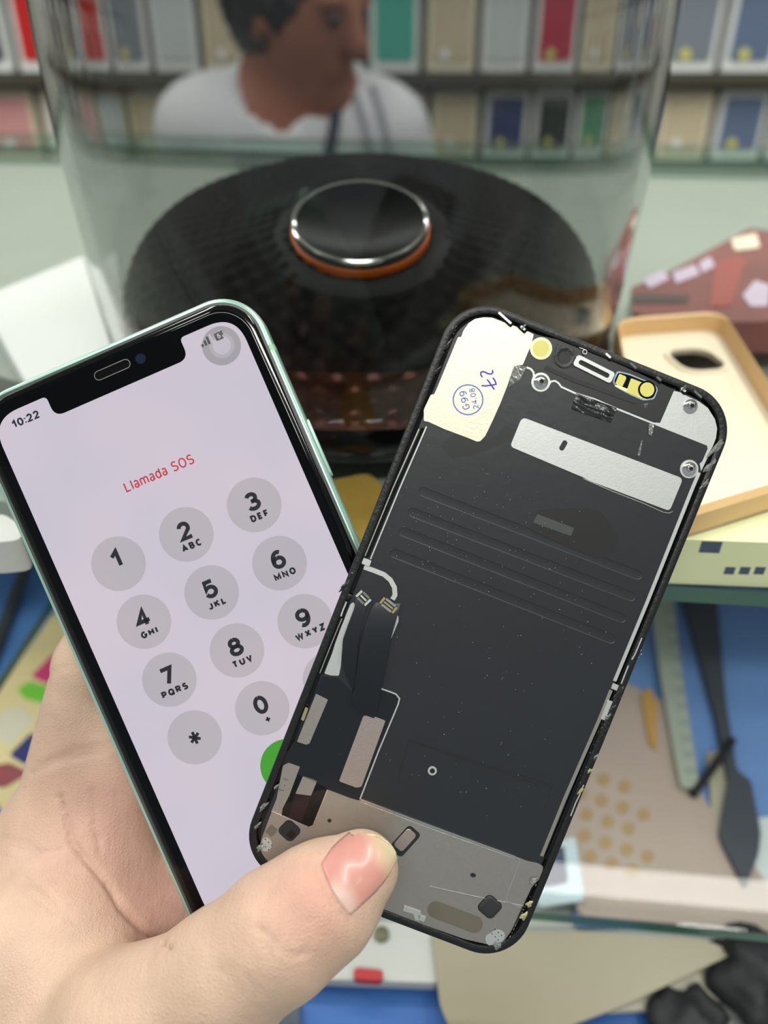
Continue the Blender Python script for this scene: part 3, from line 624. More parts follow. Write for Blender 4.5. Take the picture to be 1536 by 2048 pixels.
# quilted woofer cover under the dome
mp_ = smooth_prof([(.111, .016), (.1095, .024), (.1075, .034), (.1015, .047), (.091, .0585), (.077, .0675), (.06, .0735), (.042, .078), (.022, .0805), (.004, .0815)], 12)
b = MB(); rings = []; n_ = 416; arc_l = 0
for i, (r, z) in enumerate(mp_):
    if i: arc_l += math.dist(mp_[i], mp_[i - 1])
    ring = []
    for k in range(n_):
        t = 2 * math.pi * k / n_; u = t * 52 / (2 * math.pi); w = arc_l / .0085
        q = abs(((u + w) % 1) - .5) * 2; q2 = abs(((u - w) % 1) - .5) * 2; hgt = (1 - q ** 2) * (1 - q2 ** 2); fade = min(1, r / .03)
        d = .0015 * hgt * fade; ring.append(((r + d * .7) * math.cos(t), (r + d * .7) * math.sin(t), z + d * .7))
    rings.append(ring)
M['quilt'] = mat('quilted_black', S(7, 5, 5), .6, spec=.18)
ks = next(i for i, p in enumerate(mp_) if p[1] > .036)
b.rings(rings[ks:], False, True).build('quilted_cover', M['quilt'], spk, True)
MB().rings(rings[:ks + 1], False, False).build('glow_tinted_skirt', mat('reddish_glow_tint', S(84, 40, 30), .35, metal=.5), spk, True)  # reddish glow at the foot of the cover, put into its colour
# tilted cap set in the front of the cover
cap = empty('front_cap'); cap.parent = spk; cap.location = (.0015, -.0625, .0728); cap.rotation_euler = (rad(19), 0, 0)
MB().lathe([(.040, -.010), (.037, -.003), (.032, -.0005), (.0282, -.0012)], 64, cap0=False, cap1=False).build('cap_collar', M['black_matt'], cap, True)
MB().lathe([(.0266, -.006), (.0272, .0004), (.0270, .0046)], 64, cap0=False, cap1=False).build('chrome_rim', M['chrome'], cap, True)
MB().lathe([(.0270, .0046), (.0264, .0050), (.0252, .0046)], 64, cap0=False, cap1=False).build('cap_lip', M['chrome'], cap, True)
MB().lathe([(.0276, -.006), (.0280, -.0006), (.0278, .0012), (.0268, .0014)], 64, cap0=False, cap1=False).build('orange_ring', mat('orange_ring', S(224, 110, 36), .35), cap, True)
MB().lathe([(.0253, .0046), (.02, .0036), (.01, .0030), (.0008, .0029)], 64, cap0=False).build('cap_dish', mat('dark_green_gloss', S(5, 11, 11), .22, spec=.3), cap, True)
for ch in cap.children: ch.scale = (.93, .93, 1.0)

# ------------------------------------------------------------------ the lit phone
def pose(t, r):
    Rz = Matrix.Rotation(r[2], 4, 'Z'); Rx = Matrix.Rotation(r[0], 4, 'X'); Ry = Matrix.Rotation(r[1], 4, 'Y')
    return Matrix.Translation(Vector(t) * 0.001) @ Rz @ Rx @ Ry
KP = 191.2 / 187.125
TP = [-38.0927 * KP, -28.6106 * KP, -191.2]; RP = (0.015228, -0.010763, 0.408270)
KA = 184.5 / 186.2123
TA = [24.7022 * KA, -29.7639 * KA, -184.5]; RA = (0.034397, 0.021786, -0.374923)
LP, LA = pose(TP, RP), pose(TA, RA)
def onto(L, px, py, z=0.0):
    """a direction of view met with the plane z (mm) of a hand-held thing, in that thing's own mm"""
    Li = L.inverted(); o = Li @ Vector((0, 0, 0)) * 1000; d = Li.to_3x3() @ Vector(((px - 768) / FPX, -(py - 1024) / FPX, -1))
    q = o + d * ((z - o.z) / d.z); return (q.x, q.y)
class MM(MB):
    def __init__(s, k=1.0): super().__init__(); s.k = k * 0.001
    def build(s, name, m, parent=None, smooth=False):
        return mesh_obj(name, [(p[0] * s.k, p[1] * s.k, p[2] * s.k) for p in s.v], s.f, m, parent, smooth)
def PM(): return MM(KP)
def pl(px, py): x, y = onto(LP, px, py); return (x / KP, y / KP)
def rr3(w, h, r, i, z, n=14): return [(x, y, z) for x, y in rrect(w - 2 * i, h - 2 * i, max(.3, r - i), n)]

def screen_mat(name, base, gain):
    m = bpy.data.materials.new(name); m.use_nodes = True; nt = m.node_tree; p = nt.nodes['Principled BSDF']
    p.inputs['Base Color'].default_value = (.004, .004, .005, 1); p.inputs['Roughness'].default_value = .04; p.inputs['Specular IOR Level'].default_value = .25
    tc = nt.nodes.new('ShaderNodeTexCoord'); n = nt.nodes.new('ShaderNodeTexNoise'); n.inputs['Scale'].default_value = 32; n.inputs['Detail'].default_value = 1.0
    cr = nt.nodes.new('ShaderNodeValToRGB'); cr.color_ramp.elements[0].position = .35; cr.color_ramp.elements[1].position = .65
    a = [lin(c) for c in base]
    cr.color_ramp.elements[0].color = (a[0] * .95, a[1] * .96, a[2] * .98, 1); cr.color_ramp.elements[1].color = (a[0] * 1.03, a[1] * 1.0, a[2] * .99, 1)
    nt.links.new(tc.outputs['Object'], n.inputs['Vector']); nt.links.new(n.outputs['Fac'], cr.inputs[0]); nt.links.new(cr.outputs[0], p.inputs['Emission Color'])
    p.inputs['Emission Strength'].default_value = gain
    return m
M['screen'] = screen_mat('lit_screen', (212, 204, 216), 0.93)
M['key'] = screen_mat('dial_key_grey', (190, 184, 191), 0.93)
M['ui_ring'] = screen_mat('touch_ring_grey', (170, 168, 174), 0.92)
M['ui_ring2'] = screen_mat('touch_ring_mid', (184, 181, 189), 0.92)
M['ui_ring3'] = screen_mat('touch_ring_light', (200, 196, 206), 0.92)
M['glyph'] = mat('screen_dark_text', S(36, 38, 44), .2)
M['glyph_red'] = mat('screen_red_text', (.02, 0, 0, 1), .2, emit=S(196, 66, 78), estr=.9)
M['call'] = mat('call_green', (.0, .02, .0, 1), .1, emit=S(74, 160, 52), estr=.9)
M['slot'] = mat('ear_slot_mesh', S(7, 7, 8), .8, spec=.1, bump=.5, bscale=3000)
M['slot_rim'] = mat('ear_slot_rim', S(120, 118, 118), .3, metal=.6)
M['lens'] = mat('front_lens', S(18, 30, 48), .05)
M['back_glass'] = mat('mint_back_glass', S(196, 226, 212), .08)

phone = empty('phone', MCAM @ LP)
tag(phone, 'lit mint-green phone showing an emergency dial pad, held on the left', 'phone')
W, H, R = 75.7, 150.9, 11.5
PM().rings([rr3(W, H, R, i, z) for i, z in ((2.0, -.62), (1.0, -.62), (.45, -.95), (.12, -1.7), (0, -2.6), (0, -5.8), (.15, -6.9), (.6, -7.7), (1.3, -8.05), (2.2, -8.1))]).build('frame', M['mint'], phone, True)
PM().rings([rr3(W, H, R, i, z) for i, z in ((1.25, -.66), (1.3, -.45), (1.95, -.40), (1.98, -.66))], False, False).build('gasket', M['gasket'], phone, True)
PM().rings([rr3(W, H, R, i, z) for i, z in ((1.95, -.66), (1.97, -.42), (2.2, -.2), (2.6, -.07), (3.2, -.01))], False, False).build('glass_rim', M['black_gloss'], phone, True)
PM().rings([rr3(W, H, R, i, z) for i, z in ((2.4, -.6), (3.2, -.012), (3.9, 0))]).build('front_glass', M['bezel'], phone, True)
bk = PM().rings([rr3(W, H, R, i, z) for i, z in ((1.4, -7.9), (1.5, -8.2), (2.4, -8.35))]).build('back_glass', M['back_glass'], phone, True)
PM().rings([[(x - 19, y + 58, z) for x, y in rrect(28 - i, 28 - i, 7)] for i, z in ((0, -8.2), (0, -9.2), (.8, -9.5))]).build('camera_bump', M['back_glass'], phone, True)
# screen, with the notch cut out of its top
SW, SH, NW, NH = 64.6, 139.4, 35.4, 5.4
top = SH / 2
loop = rounded([(SW / 2, top), (NW / 2, top), (NW / 2, top - NH), (-NW / 2, top - NH), (-NW / 2, top), (-SW / 2, top), (-SW / 2, -top), (SW / 2, -top)],
               [11.5, 1.2, 4.2, 4.2, 1.2, 11.5, 11.5, 11.5], 12)
SY = -0.35
scr = PM().plate([[(x, y + SY) for x, y in loop]], 0.0, .02).build('screen', M['screen'], phone)
# dial pad
gx, gy, dx, dy = 0.11, 25.21, 18.0, 15.40
rows = [('1', ''), ('2', 'ABC'), ('3', 'DEF'), ('4', 'GHI'), ('5', 'JKL'), ('6', 'MNO'), ('7', 'PQRS'), ('8', 'TUV'), ('9', 'WXYZ'), ('*', ''), ('0', '+'), ('#', '')]
GL['#'] = (.6, [[(.28, 0), (.42, 1)], [(.62, 0), (.76, 1)], [(.05, .3), (.9, .3)], [(.1, .7), (.95, .7)]])
for k, (d, sub) in enumerate(rows):
    cx, cy = gx + (k % 3 - 1) * dx, gy - (k // 3) * dy
    key = PM().plate([circle(cx, cy, 6.65, 56)], .0, .05).build('dial_key', M['key'], scr)
    t = PM()
    if d == '*': text(t, d, cx, cy - .1, 3.3, .72, .09)
    elif d == '#': text(t, d, cx, cy, 3.6, .5, .09)
    else: text(t, d, cx, cy + .95 + (.3 if k == 0 else 0), 4.6, 1.0, .09)
    if sub == '+': text(t, sub, cx + .2, cy - 3.0, 1.45, .46, .09)
    elif sub: text(t, sub, cx + .15, cy - 2.95, 1.74, .48, .09, track=.24)
    t.build('key_lettering', M['glyph'], key if False else scr)
PM().plate([circle(gx, gy - 4 * dy, 6.65, 56)], 0, .05).build('call_key', M['call'], scr)
t = PM(); cx, cy = pl(318, 946); text(t, 'Llamada SOS', cx, cy, 2.5, .36, .09, track=.12); t.build('call_heading', M['glyph_red'], scr)
t = PM(); cx, cy = pl(51.5, 838.5); text(t, '10:22', cx, cy, 2.0, .44, .09, track=.12); t.build('clock', M['glyph'], scr)
c0 = pl(443, 691.6); c1 = pl(443.8, 691)
PM().plate([circle(*c0, 4.72, 56)], 0, .05).build('touch_button', M['ui_ring'], scr)
PM().plate([circle(*c1, 3.05, 48)], 0, .07).build('touch_button_ring', M['ui_ring2'], scr)
PM().plate([circle(*c1, 2.2, 48)], 0, .09).build('touch_button_core', M['ui_ring3'], scr)
t = PM(); bx, by = pl(404.5, 695)
for k in range(3): t.box(bx + k * .86, bx + k * .86 + .58, by, by + .7 + .62 * k, .1, .12)
t.build('signal_bars', M['glyph'], scr)
PM().box(bx + 3 * .86, bx + 3 * .86 + .46, by, by + 2.2, .1, .12).build('signal_bar_faint', M['ui_ring3'], scr)
bx, by = pl(438.5, 672)
PM().plate([rounded([(bx - 1.1, by - .95), (bx + .9, by - .95), (bx + .6, by - .2), (bx + 1.2, by + .1), (bx + .9, by + .5), (bx + 1.3, by + .95), (bx - 1.1, by + .95)], [.4, .05, .05, .05, .05, .05, .4], 4)], .1, .12).build('battery_icon', M['glyph'], scr)
t = PM(); text(t, '5', bx - .1, by, 1.15, .24, .13); t.build('battery_figure', M['ui_ring3'], scr)
# ear slot and front camera in the notch
ex, ey = pl(224.6, 739.5)
PM().rings([[(x, y, z) for x, y in rrect(9.4 - i, 2.35 - i, (2.35 - i) / 2 - .01, 8, ex, ey)] for i, z in ((0, .0), (0, .06), (.34, .06), (.34, 0))], False, False).build('ear_slot_rim', M['slot_rim'], phone)
PM().plate([rrect(9.1, 2.0, .98, 8, ex, ey)], 0, .03).build('ear_slot', M['slot'], phone)
fx, fy = pl(281, 717.5)
PM().plate([circle(fx, fy, 1.25, 32)], 0, .025).build('front_lens', M['lens'], phone)
# side keys and antenna breaks
def sidekey(sx, y0, y1):
    b = PM(); x0, x1 = sx * (W / 2 - .4), sx * (W / 2 + .5)
    b.rings([[(x, y, z) for y, z in rrect(y1 - y0, 2.6, 1.25, 6, (y0 + y1) / 2, -4.2)] for x in (x0, x1 - sx * .15)] +
            [[(x1, y, z) for y, z in rrect(y1 - y0 - .3, 2.3, 1.1, 6, (y0 + y1) / 2, -4.2)]])
    return b.build('side_button', M['mint'], phone, True)
ya = onto(LP, 621, 835, -3.5)[1] / KP; yb = onto(LP, 664, 952, -3.5)[1] / KP
sidekey(1, yb, ya); sidekey(-1, 40, 46); sidekey(-1, 24.5, 35); sidekey(-1, 11, 21.5)
prof = [(1.0, -.60), (.45, -.93), (.12, -1.7), (-.02, -2.6), (-.02, -5.8), (.13, -6.9), (.6, -7.7)]
yc = onto(LP, 548, 694, -2)[1] / KP
for sx in (1, -1):
    b = PM(); b.rings([[(sx * (W / 2 - i + .02), y, z) for i, z in prof] + [(sx * (W / 2 - i - .3), y, z) for i, z in prof[::-1]] for y in (yc - .75, yc + .75)]); b.build('antenna_band', M['mint_band'], phone)

# ------------------------------------------------------------------ the loose display part, seen from its inner side
AW, AH, AR = 72.8 * KA, 148.1 * KA, 11.17 * KA
def AM(): return MM(1.0)
def a(*pts): return [onto(LA, x, y) for x, y in pts]
def a1(x, y): return onto(LA, x, y)
def zA(*p): return a(*[(850 + .1953 * x, 600 + .1953 * y) for x, y in p])
def zB(*p): return a(*[(1150 + .1953 * x, 650 + .1953 * y) for x, y in p])
def zC(*p): return a(*[(650 + .1302 * x, 1100 + .1302 * y) for x, y in p])
def zE(*p): return a(*[(640 + .1302 * x, 1300 + .1302 * y) for x, y in p])
def zF(*p): return a(*[(1150 + .1953 * x, 900 + .1953 * y) for x, y in p])
def zG(*p): return a(*[(1100 + .1953 * x, 1200 + .1953 * y) for x, y in p])
def zH(*p): return a(*[(500 + .1302 * x, 1500 + .1302 * y) for x, y in p])
def zI(*p): return a(*[(850 + .1693 * x, 1650 + .1693 * y) for x, y in p])
def zT(*p): return a(*[(560 + .1953 * x, 1580 + .1953 * y) for x, y in p])
panel = empty('display_assembly', MCAM @ LA)
tag(panel, 'loose black phone display turned to its inner side, held on the right under the thumb', 'display part')
def ar3(i, z, n=14): return [(x, y, z) for x, y in rrect(AW - 2 * i, AH - 2 * i, AR - i * .8, n)]
fr = [(0, -2.0), (0, .15), (.12, .42), (.45, .55), (1.35, .55), (1.75, .42), (1.9, .1), (1.95, -1.2), (1.0, -2.0), (0, -2.0)]
frame = AM().rings([ar3(i, z) for i, z in fr], False, False).build('frame', M['black'], panel, True)
AM().rings([ar3(i, z) for i, z in ((.5, -1.9), (.35, -2.2), (.6, -2.7), (1.2, -2.9))]).build('front_glass', M['bezel'], panel, True)

# inner backing with four pressed ribs
def stadium(p, q, r, n=8):
    P, Q = Vector(p), Vector(q); ang = math.atan2(Q.y - P.y, Q.x - P.x); out = []
    for c, a0 in ((Q, -90), (P, 90)):
        for k in range(n + 1):
            t_ = rad(a0 + 180 * k / n) + ang; out.append((c.x + r * math.cos(t_), c.y + r * math.sin(t_)))
    return out
ribs = [((847, 984), (1275, 1150)), ((825, 1025), (1262, 1193)), ((808, 1064), (1243, 1236)), ((790, 1107), (1222, 1278))]
rib_loops = [(a1(*p), a1(*q)) for p, q in ribs]
base_loop = rrect(AW - 5.6, AH - 5.2, AR - 2.4, 12)
hole_c = a1(864.5, 1541)
film = AM().plate([base_loop] + [stadium(p, q, 1.12)[::-1] for p, q in rib_loops], -.9, 0).build('backing_film', M['film'], panel)
AM().plate([rrect(AW - 3.4, AH - 3.4, AR - 1.6, 12)], -1.6, -.75).build('gap_floor', M['black_gloss'], panel)
for p, q in rib_loops:
    AM().rings([[(x, y, z) for x, y in stadium(p, q, r)] for r, z in ((1.125, 0.0), (1.02, -.05), (.95, -.055))], False, True).build('pressed_rib', M['film'], panel, True)

def sheet(name, pts, m, z1=.06, r=.5, z0=-.3): return AM().plate([rounded(pts, r)], z0, z1).build(name, m, panel)
def line(name, pts, w, m, z=.0, h=.1): return AM().ribbon(pts, w, z, h).build(name, m, panel)

cream = sheet('cream_steel_patch', zA((450, 235), (510, 195), (600, 178), (690, 182), (760, 212), (960, 285), (1010, 318), (1060, 325), (1112, 352), (1090, 450), (1000, 665), (920, 672), (882, 760), (842, 880), (770, 1060), (690, 1240), (618, 1390), (565, 1447), (530, 1450), (440, 1412), (200, 1322), (30, 1245), (-12, 1240), (-12, 1120), (60, 970), (95, 966), (130, 885), (338, 380), (370, 380), (395, 310)), M['steel_cream'], .08, .25)
lab = AM(); c = zA((440, 1022))[0]; r0 = 30.6 / 8.35; n = 48
lab.rings([[(x, y, .11) for x, y in circle(*c, r0, n)], [(x, y, .11) for x, y in circle(*c, r0 - .32, n)]], False, False); lab.build('stamp_ring', M['ink'], panel)
dirv = Vector(zA((388, 945))[0]) - Vector(zA((418, 1080))[0]); ang = math.atan2(dirv.y, dirv.x)
lab = AM(); text(lab, 'G99', *zA((405, 1027))[0], 1.75, .26, .11, ang, .2); text(lab, '24.08', *zA((500, 1010))[0], 1.35, .22, .112, ang, .16); lab.build('stamp_lettering', M['ink'], panel)
lab = AM()
lab.ribbon(zA((588, 792), (570, 765), (572, 742), (592, 733), (618, 740), (645, 756), (680, 758), (694, 742), (690, 716)), .36, .115)
lab.ribbon(zA((578, 876), (620, 880), (690, 872), (728, 862), (716, 826), (693, 795)), .36, .1155); lab.ribbon(zA((636, 815), (660, 845), (690, 890), (710, 918)), .36, .116)
lab.build('pen_mark', M['ink2'], panel)

# sensor bay along the top edge
sheet('sensor_bay', zA((1115, 350), (1090, 460), (1005, 668), (1060, 690), (1110, 712), (1340, 820), (1536, 905)) + zB((420, 840), (800, 985), (868, 1005), (1010, 670), (905, 610), (600, 470), (150, 270), (0, 190)), M['film2'], .03, .15)
AM().ribbon(zA((1230, 690), (1536, 825)) + zB((630, 790)), 1.0, .03, .14).build('sensor_strip', M['rubber'], panel)
def disc(name, c, r, z, m, z0=-.1, n=36): return AM().plate([circle(*c, r, n)], z0, z).build(name, m, panel)
c = zA((1187, 497))[0]; disc('flood_window_rim', c, 2.62, .16, M['yellow_rim']); disc('flood_window', c, 1.95, .19, M['yellow_lens'])
c = zA((1430, 590))[0]
AM().plate([rounded(zA((1350, 445), (1536, 520), (1536, 690), (1400, 690), (1290, 630)), .5)], 0, .12).build('camera_seat', M['black'], panel)
AM().lathe([(2.45, 0), (2.45, .3), (2.1, .34), (1.62, .2)], 40, (c[0], c[1], 0)).build('camera_ring', M['black'], panel, True); disc('camera_opening', c, 1.5, .26, M['rubber'])
# earpiece bracket: a steel ring round a dark slot
p0, p1 = zB((55, 385), (325, 520)); mid = ((p0[0] + p1[0]) / 2, (p0[1] + p1[1]) / 2); L_ = (Vector(p1) - Vector(p0)).length; an = math.atan2(p1[1] - p0[1], p1[0] - p0[0])
o_ = rot(rrect(L_ + 3.0, 2.75, .7, 6, *mid), an, *mid); i_ = rot(rrect(L_ + 1.0, 1.15, .57, 6, *mid), an, *mid)
AM().plate([o_, i_[::-1]], 0, .45).build('earpiece_bracket', M['steel_light'], panel)
AM().plate([rot(rrect(L_ + .9, 1.1, .5, 6, *mid), an, *mid)], 0, .1).build('earpiece_mesh', M['black_matt'], panel)
hk = zB((95, 280))[0]; AM().tube([(hk[0] + .5 * math.cos(t), hk[1] + .5 * math.sin(t), .4) for t in [k * math.pi / 8 for k in range(16)]], .15, 6, True).build('hook', M['steel_light'], panel)
AM().tube([(x, y, .35) for x, y in zB((40, 235), (70, 245), (95, 255))], .12, 6).build('hook', M['steel_light'], panel)
# proximity / light sensor
sheet('sensor_tray', zB((430, 470), (560, 500), (700, 560), (800, 590), (850, 660), (810, 760), (700, 775), (560, 715), (420, 640), (385, 580)), M['blue_rim'], .1, .6)
sheet('sensor_tray_floor', zB((440, 485), (560, 515), (700, 572), (795, 600), (838, 660), (800, 748), (700, 762), (560, 702), (425, 628), (398, 580)), M['black_gloss'], .13, .6)
sheet('light_sensor', zB((452, 500), (518, 528), (522, 550), (482, 632), (410, 602)), M['yellow_lens'], .2, .25)
sheet('sensor_rim', zB((400, 625), (470, 660), (560, 705), (690, 755), (740, 770), (640, 700), (430, 610)), M['yellow_rim'], .16, .2)
sheet('sensor_bridge', zB((572, 545), (690, 592), (650, 650), (670, 735), (610, 722), (520, 690)), M['yellow_lens'], .18, .3)
c = zB((735, 663))[0]; disc('sensor_eye_ring', c, 2.15, .21, M['black_gloss']); disc('sensor_eye', c, 1.7, .25, M['yellow_lens'])

# right hand corner and the thin steel edge below the sensors
corner = sheet('corner_steel', zB((1012, 675), (1085, 690), (1135, 722), (1165, 738), (1265, 782), (1360, 850), (1432, 965), (1455, 1060), (1442, 1160), (1412, 1235), (1370, 1330), (1290, 1500), (1275, 1420), (1300, 1400), (1358, 1268), (1350, 1235), (815, 1022), (868, 1008)), M['steel_light'], .07, .15)
line('steel_edge', zA((1040, 690), (1085, 708), (1110, 740), (1115, 790)), .45, M['steel_light'], 0, .08)
line('steel_edge', zA((1265, 870), (1290, 835), (1330, 828), (1365, 850), (1395, 890), (1450, 915), (1536, 955)) + zB((200, 760), (420, 855), (800, 1008), (870, 1012)), .42, M['steel_light'], 0, .08)
def boss(x, y, ring):
    c = a1(x, y)
    if ring: AM().lathe([(ring, 0), (ring, .09), (1.6, .1)], 36, (c[0], c[1], 0)).build('boss_plate', M['steel_light'], panel, True)
    s_ = AM().lathe([(1.72, .08), (1.7, .32), (1.2, .5), (.85, .52), (.82, 1.15), (.7, 1.25), (.45, 1.25), (.42, .7)], 32, (c[0], c[1], 0)).build('screw_boss', M['chrome'], panel, True)
    AM().plate([circle(*c, .44, 20)], .6, .72).build('boss_hole', M['black_matt'], s_)
boss(850 + .1953 * 1185, 600 + .1953 * 842, 2.25); boss(1150 + .1953 * 1180, 650 + .1953 * 833, 0); boss(1150 + .1953 * 1168, 900 + .1953 * 195, 2.2)

# long bright bar with its slot
bar_o = rounded(a((1044, 834), (1366, 957), (1339, 1022), (1180, 962), (1167, 955), (1020, 893)), [1.3, 1.2, 1.0, .1, .1, 1.0], 6)
c = a1(1126.5, 891); slot_ = rot(rrect(1.25, 2.6, .6, 6, *c), rad(-22 + 14), *c)
AM().plate([bar_o, slot_[::-1]], -.05, .09).build('bright_steel_bar', M['steel_light'], panel)
AM().plate([rot(rrect(1.3, 2.7, .6, 6, *c), rad(-8), *c)], 0, .03).build('bar_slot', M['rubber'], panel)
line('bar_groove_highlight', zF((85, 292), (390, 425), (700, 545), (900, 635), (960, 645), (1000, 630)), .16, M['steel'], 0, .05)  # thin bright strip stands for the highlight along the groove
# rails down both long sides
line('side_rail', a((1398, 945), (1384, 978), (1296, 1200), (1229, 1362)), .85, M['steel_light'], -.05, .14)
line('side_rail', a((1222, 1380), (1198, 1440), (1129, 1598), (1083, 1712)), .85, M['steel'], -.05, .14)
line('side_rail', a((853, 853), (800, 975), (741, 1118)), .3, M['steel_light'], 0, .1)
line('side_rail', a((838, 858), (786, 976), (730, 1112)), .25, M['steel'], .0, .12)
line('rail_slot', a((846, 856), (793, 975), (735, 1114)), .75, M['black_gloss'], 0, .04)
line('rail_slot', a((1404, 965), (1308, 1200), (1237, 1368), (1140, 1600), (1092, 1718)), .7, M['black_gloss'], 0, .05)
for pts in (((1282, 1275), (1268, 1308), (1262, 1318)), ((1255, 1330), (1241, 1366)), ((1166, 1568), (1156, 1592), (1150, 1604), (1140, 1630))):
    line('spring_clip', a(*pts), .3, M['steel_light'], .5, .12)
AM().box(-1, 1, -.9, .9, .0, .35)
for (x, y, w_, h_) in ((733, 1124, 2.0, 1.5), (1231, 1374, 2.0, 1.4)):
    c = a1(x, y); AM().plate([rrect(w_, h_, .2, 3, *c)], -.1, .3).build('rail_tab', M['steel_light'], panel)
c0_ = a((1215, 1400), (1225, 1402), (1210, 1440), (1200, 1437)); AM().plate([rounded(c0_, .3)], 0, .4).build('rail_tab', M['steel_light'], panel)
# connector corner on the left
line('steel_arc', a((728, 1134), (748, 1141), (768, 1149), (781, 1160), (789, 1175), (790, 1190), (785, 1199)), 1.15, M['steel_light'], 0, .1)
sheet('steel_patch', zC((390, 830), (440, 800), (465, 850), (440, 950), (360, 1150), (290, 1350), (270, 1536)) + zE((335, 60), (318, 260), (290, 395), (170, 390), (65, 360), (190, 40)) + zC((150, 1450), (230, 1230)), M['steel_light'], .07, .3)
sheet('steel_sliver', a((792, 1228), (797, 1232), (797, 1242), (789, 1262), (782, 1278), (784, 1262)), M['steel_light'], .08, .3)
line('spring_clip', a((693, 1203), (686, 1220), (682, 1232)), .35, M['steel_light'], .3, .2)
line('frame_seam', a((684, 1236), (665, 1282), (640, 1345)), .22, M['steel'], .45, .1)
line('rail_slot', a((690, 1236), (668, 1290), (645, 1348)), .6, M['black_gloss'], 0, .06)

# two ribbon cables folded up from the lower module, each ending in a connector
def ribbon_cable(name, Lp, Rp, lift):
    m = 26
    def samp(pts, t):
        q = a(*pts); d = [0]
        for i in range(1, len(q)): d.append(d[-1] + math.dist(q[i], q[i - 1]))
        s_ = t * d[-1]
        for i in range(1, len(q)):
            if s_ <= d[i] + 1e-9:
                u = (s_ - d[i - 1]) / max(1e-9, d[i] - d[i - 1]); return (q[i - 1][0] * (1 - u) + q[i][0] * u, q[i - 1][1] * (1 - u) + q[i][1] * u)
        return q[-1]
    b = AM(); rings = []
    for k in range(m + 1):
        t = k / m; l, r = samp(Lp, t), samp(Rp, t); z = .12 + lift * math.sin(math.pi * min(1, t * 1.0)) ** .8 if lift else .12
        rings.append([(l[0], l[1], z), (l[0], l[1], z + .14), (r[0], r[1], z + .14), (r[0], r[1], z)])
    return b.rings(rings).build(name, M['flex'], panel, True)
ribbon_cable('ribbon_cable', [(711, 1196), (709, 1215), (695, 1252), (686, 1278), (684, 1310), (690, 1345), (707, 1384)], [(743, 1196), (732, 1217), (723, 1250), (716, 1290), (714, 1325), (713, 1355), (710, 1384)], .75)
ribbon_cable('ribbon_cable', [(752, 1205), (743, 1216), (730, 1250), (720, 1290), (715, 1330), (709, 1375), (703, 1395), (708, 1410), (726, 1428)], [(801, 1207), (796, 1226), (782, 1274), (777, 1300), (770, 1339), (762, 1378), (757, 1405), (753, 1426), (748, 1436)], 1.1)
def connector(name, cx_, cy_, w_, h_, ang_, body, pins):
    c = a1(cx_, cy_); e = empty(name); e.parent = panel; e.location = (c[0] * .001, c[1] * .001, .00045); e.rotation_euler = (0, 0, ang_)
    AM().box(-w_ / 2, w_ / 2, -h_ / 2, h_ / 2, -.2, .35).build('connector_body', M['black_matt'], e)
    b = AM(); n_ = 11
    for k in range(n_):
        x = -w_ / 2 + .55 + (w_ - 1.1) * k / (n_ - 1)
        for y0, y1 in ((h_ / 2 - .45, h_ / 2 + .12), (-h_ / 2 - .12, -h_ / 2 + .45)): b.box(x - .07, x + .07, y0, y1, .2, .44)
    b.build('connector_pins', M['steel_light'] if pins else M['chrome'], e)
    b = AM()
    for sx in (-1, 1): b.box(sx * w_ / 2 - .28, sx * w_ / 2 + .28, -h_ / 2 + .1, h_ / 2 - .1, .2, .5)
    b.box(-w_ / 2 + .5, w_ / 2 - .5, -.22, .22, .3, .38); b.build('connector_ends', body, e)
connector('connector', 727, 1195, 2.9, 2.2, rad(-24), M['steel_light'], False)
connector('connector', 777, 1209.5, 3.7, 2.0, rad(-17), M['gold'], True)

# lower left module
sheet('lower_module', a((644, 1352), (676, 1356), (700, 1380), (763, 1378), (790, 1388), (796, 1398), (793, 1408), (755, 1500), (718, 1600), (656, 1577), (652, 1575), (590, 1545), (563, 1527), (570, 1510), (590, 1480), (600, 1450), (625, 1395)), M['flex'], .1, .3)
line('module_trim', a((762, 1377), (782, 1384), (792, 1388), (799, 1397), (796, 1409), (757, 1502), (720, 1598)), .34, M['steel_light'], .05, .12)
sheet('pinkish_steel_pad', a((727, 1431), (750, 1433), (771, 1441), (723, 1573), (713, 1575), (678, 1562)), M['steel_pink'], .14, .4)
sheet('steel_patch', a((632, 1387), (656, 1399), (619, 1487), (612, 1489), (594, 1483)), M['steel'], .14, .25)
AM().plate([rounded(a((611, 1413), (617, 1416), (608, 1441), (602, 1438)), .2)], 0, .5).build('gold_contact', M['gold'], panel)
bay = sheet('camera_flex_bay', a((600, 1533), (642, 1548), (660, 1560), (655, 1580), (626, 1652), (617, 1655), (563, 1632), (566, 1615), (592, 1556)), M['black_gloss'], .05, .3)
sheet('steel_patch', a((577, 1525), (600, 1533), (591, 1557), (578, 1592), (565, 1617), (563, 1632), (542, 1624), (553, 1598), (566, 1531)), M['steel'], .13, .25)
lab = AM()
for q in ((520, 440), (545, 445), (570, 452), (535, 540), (455, 605), (482, 612), (508, 618)):
    c = zH(q)[0]; lab.plate([circle(*c, .13, 8)], .1, .14)
lab.build('etched_dots', M['black_matt'], panel)
sheet('bay_window', a((606, 1552), (635, 1560), (622, 1591), (591, 1587)), M['steel'], .1, .2)
M['brown'] = mat('dark_brown_film', S(34, 20, 22), .2)
sheet('brown_film', a((591, 1587), (600, 1584), (612, 1587), (622, 1592), (603, 1643), (577, 1634)), M['brown'], .09, .1)
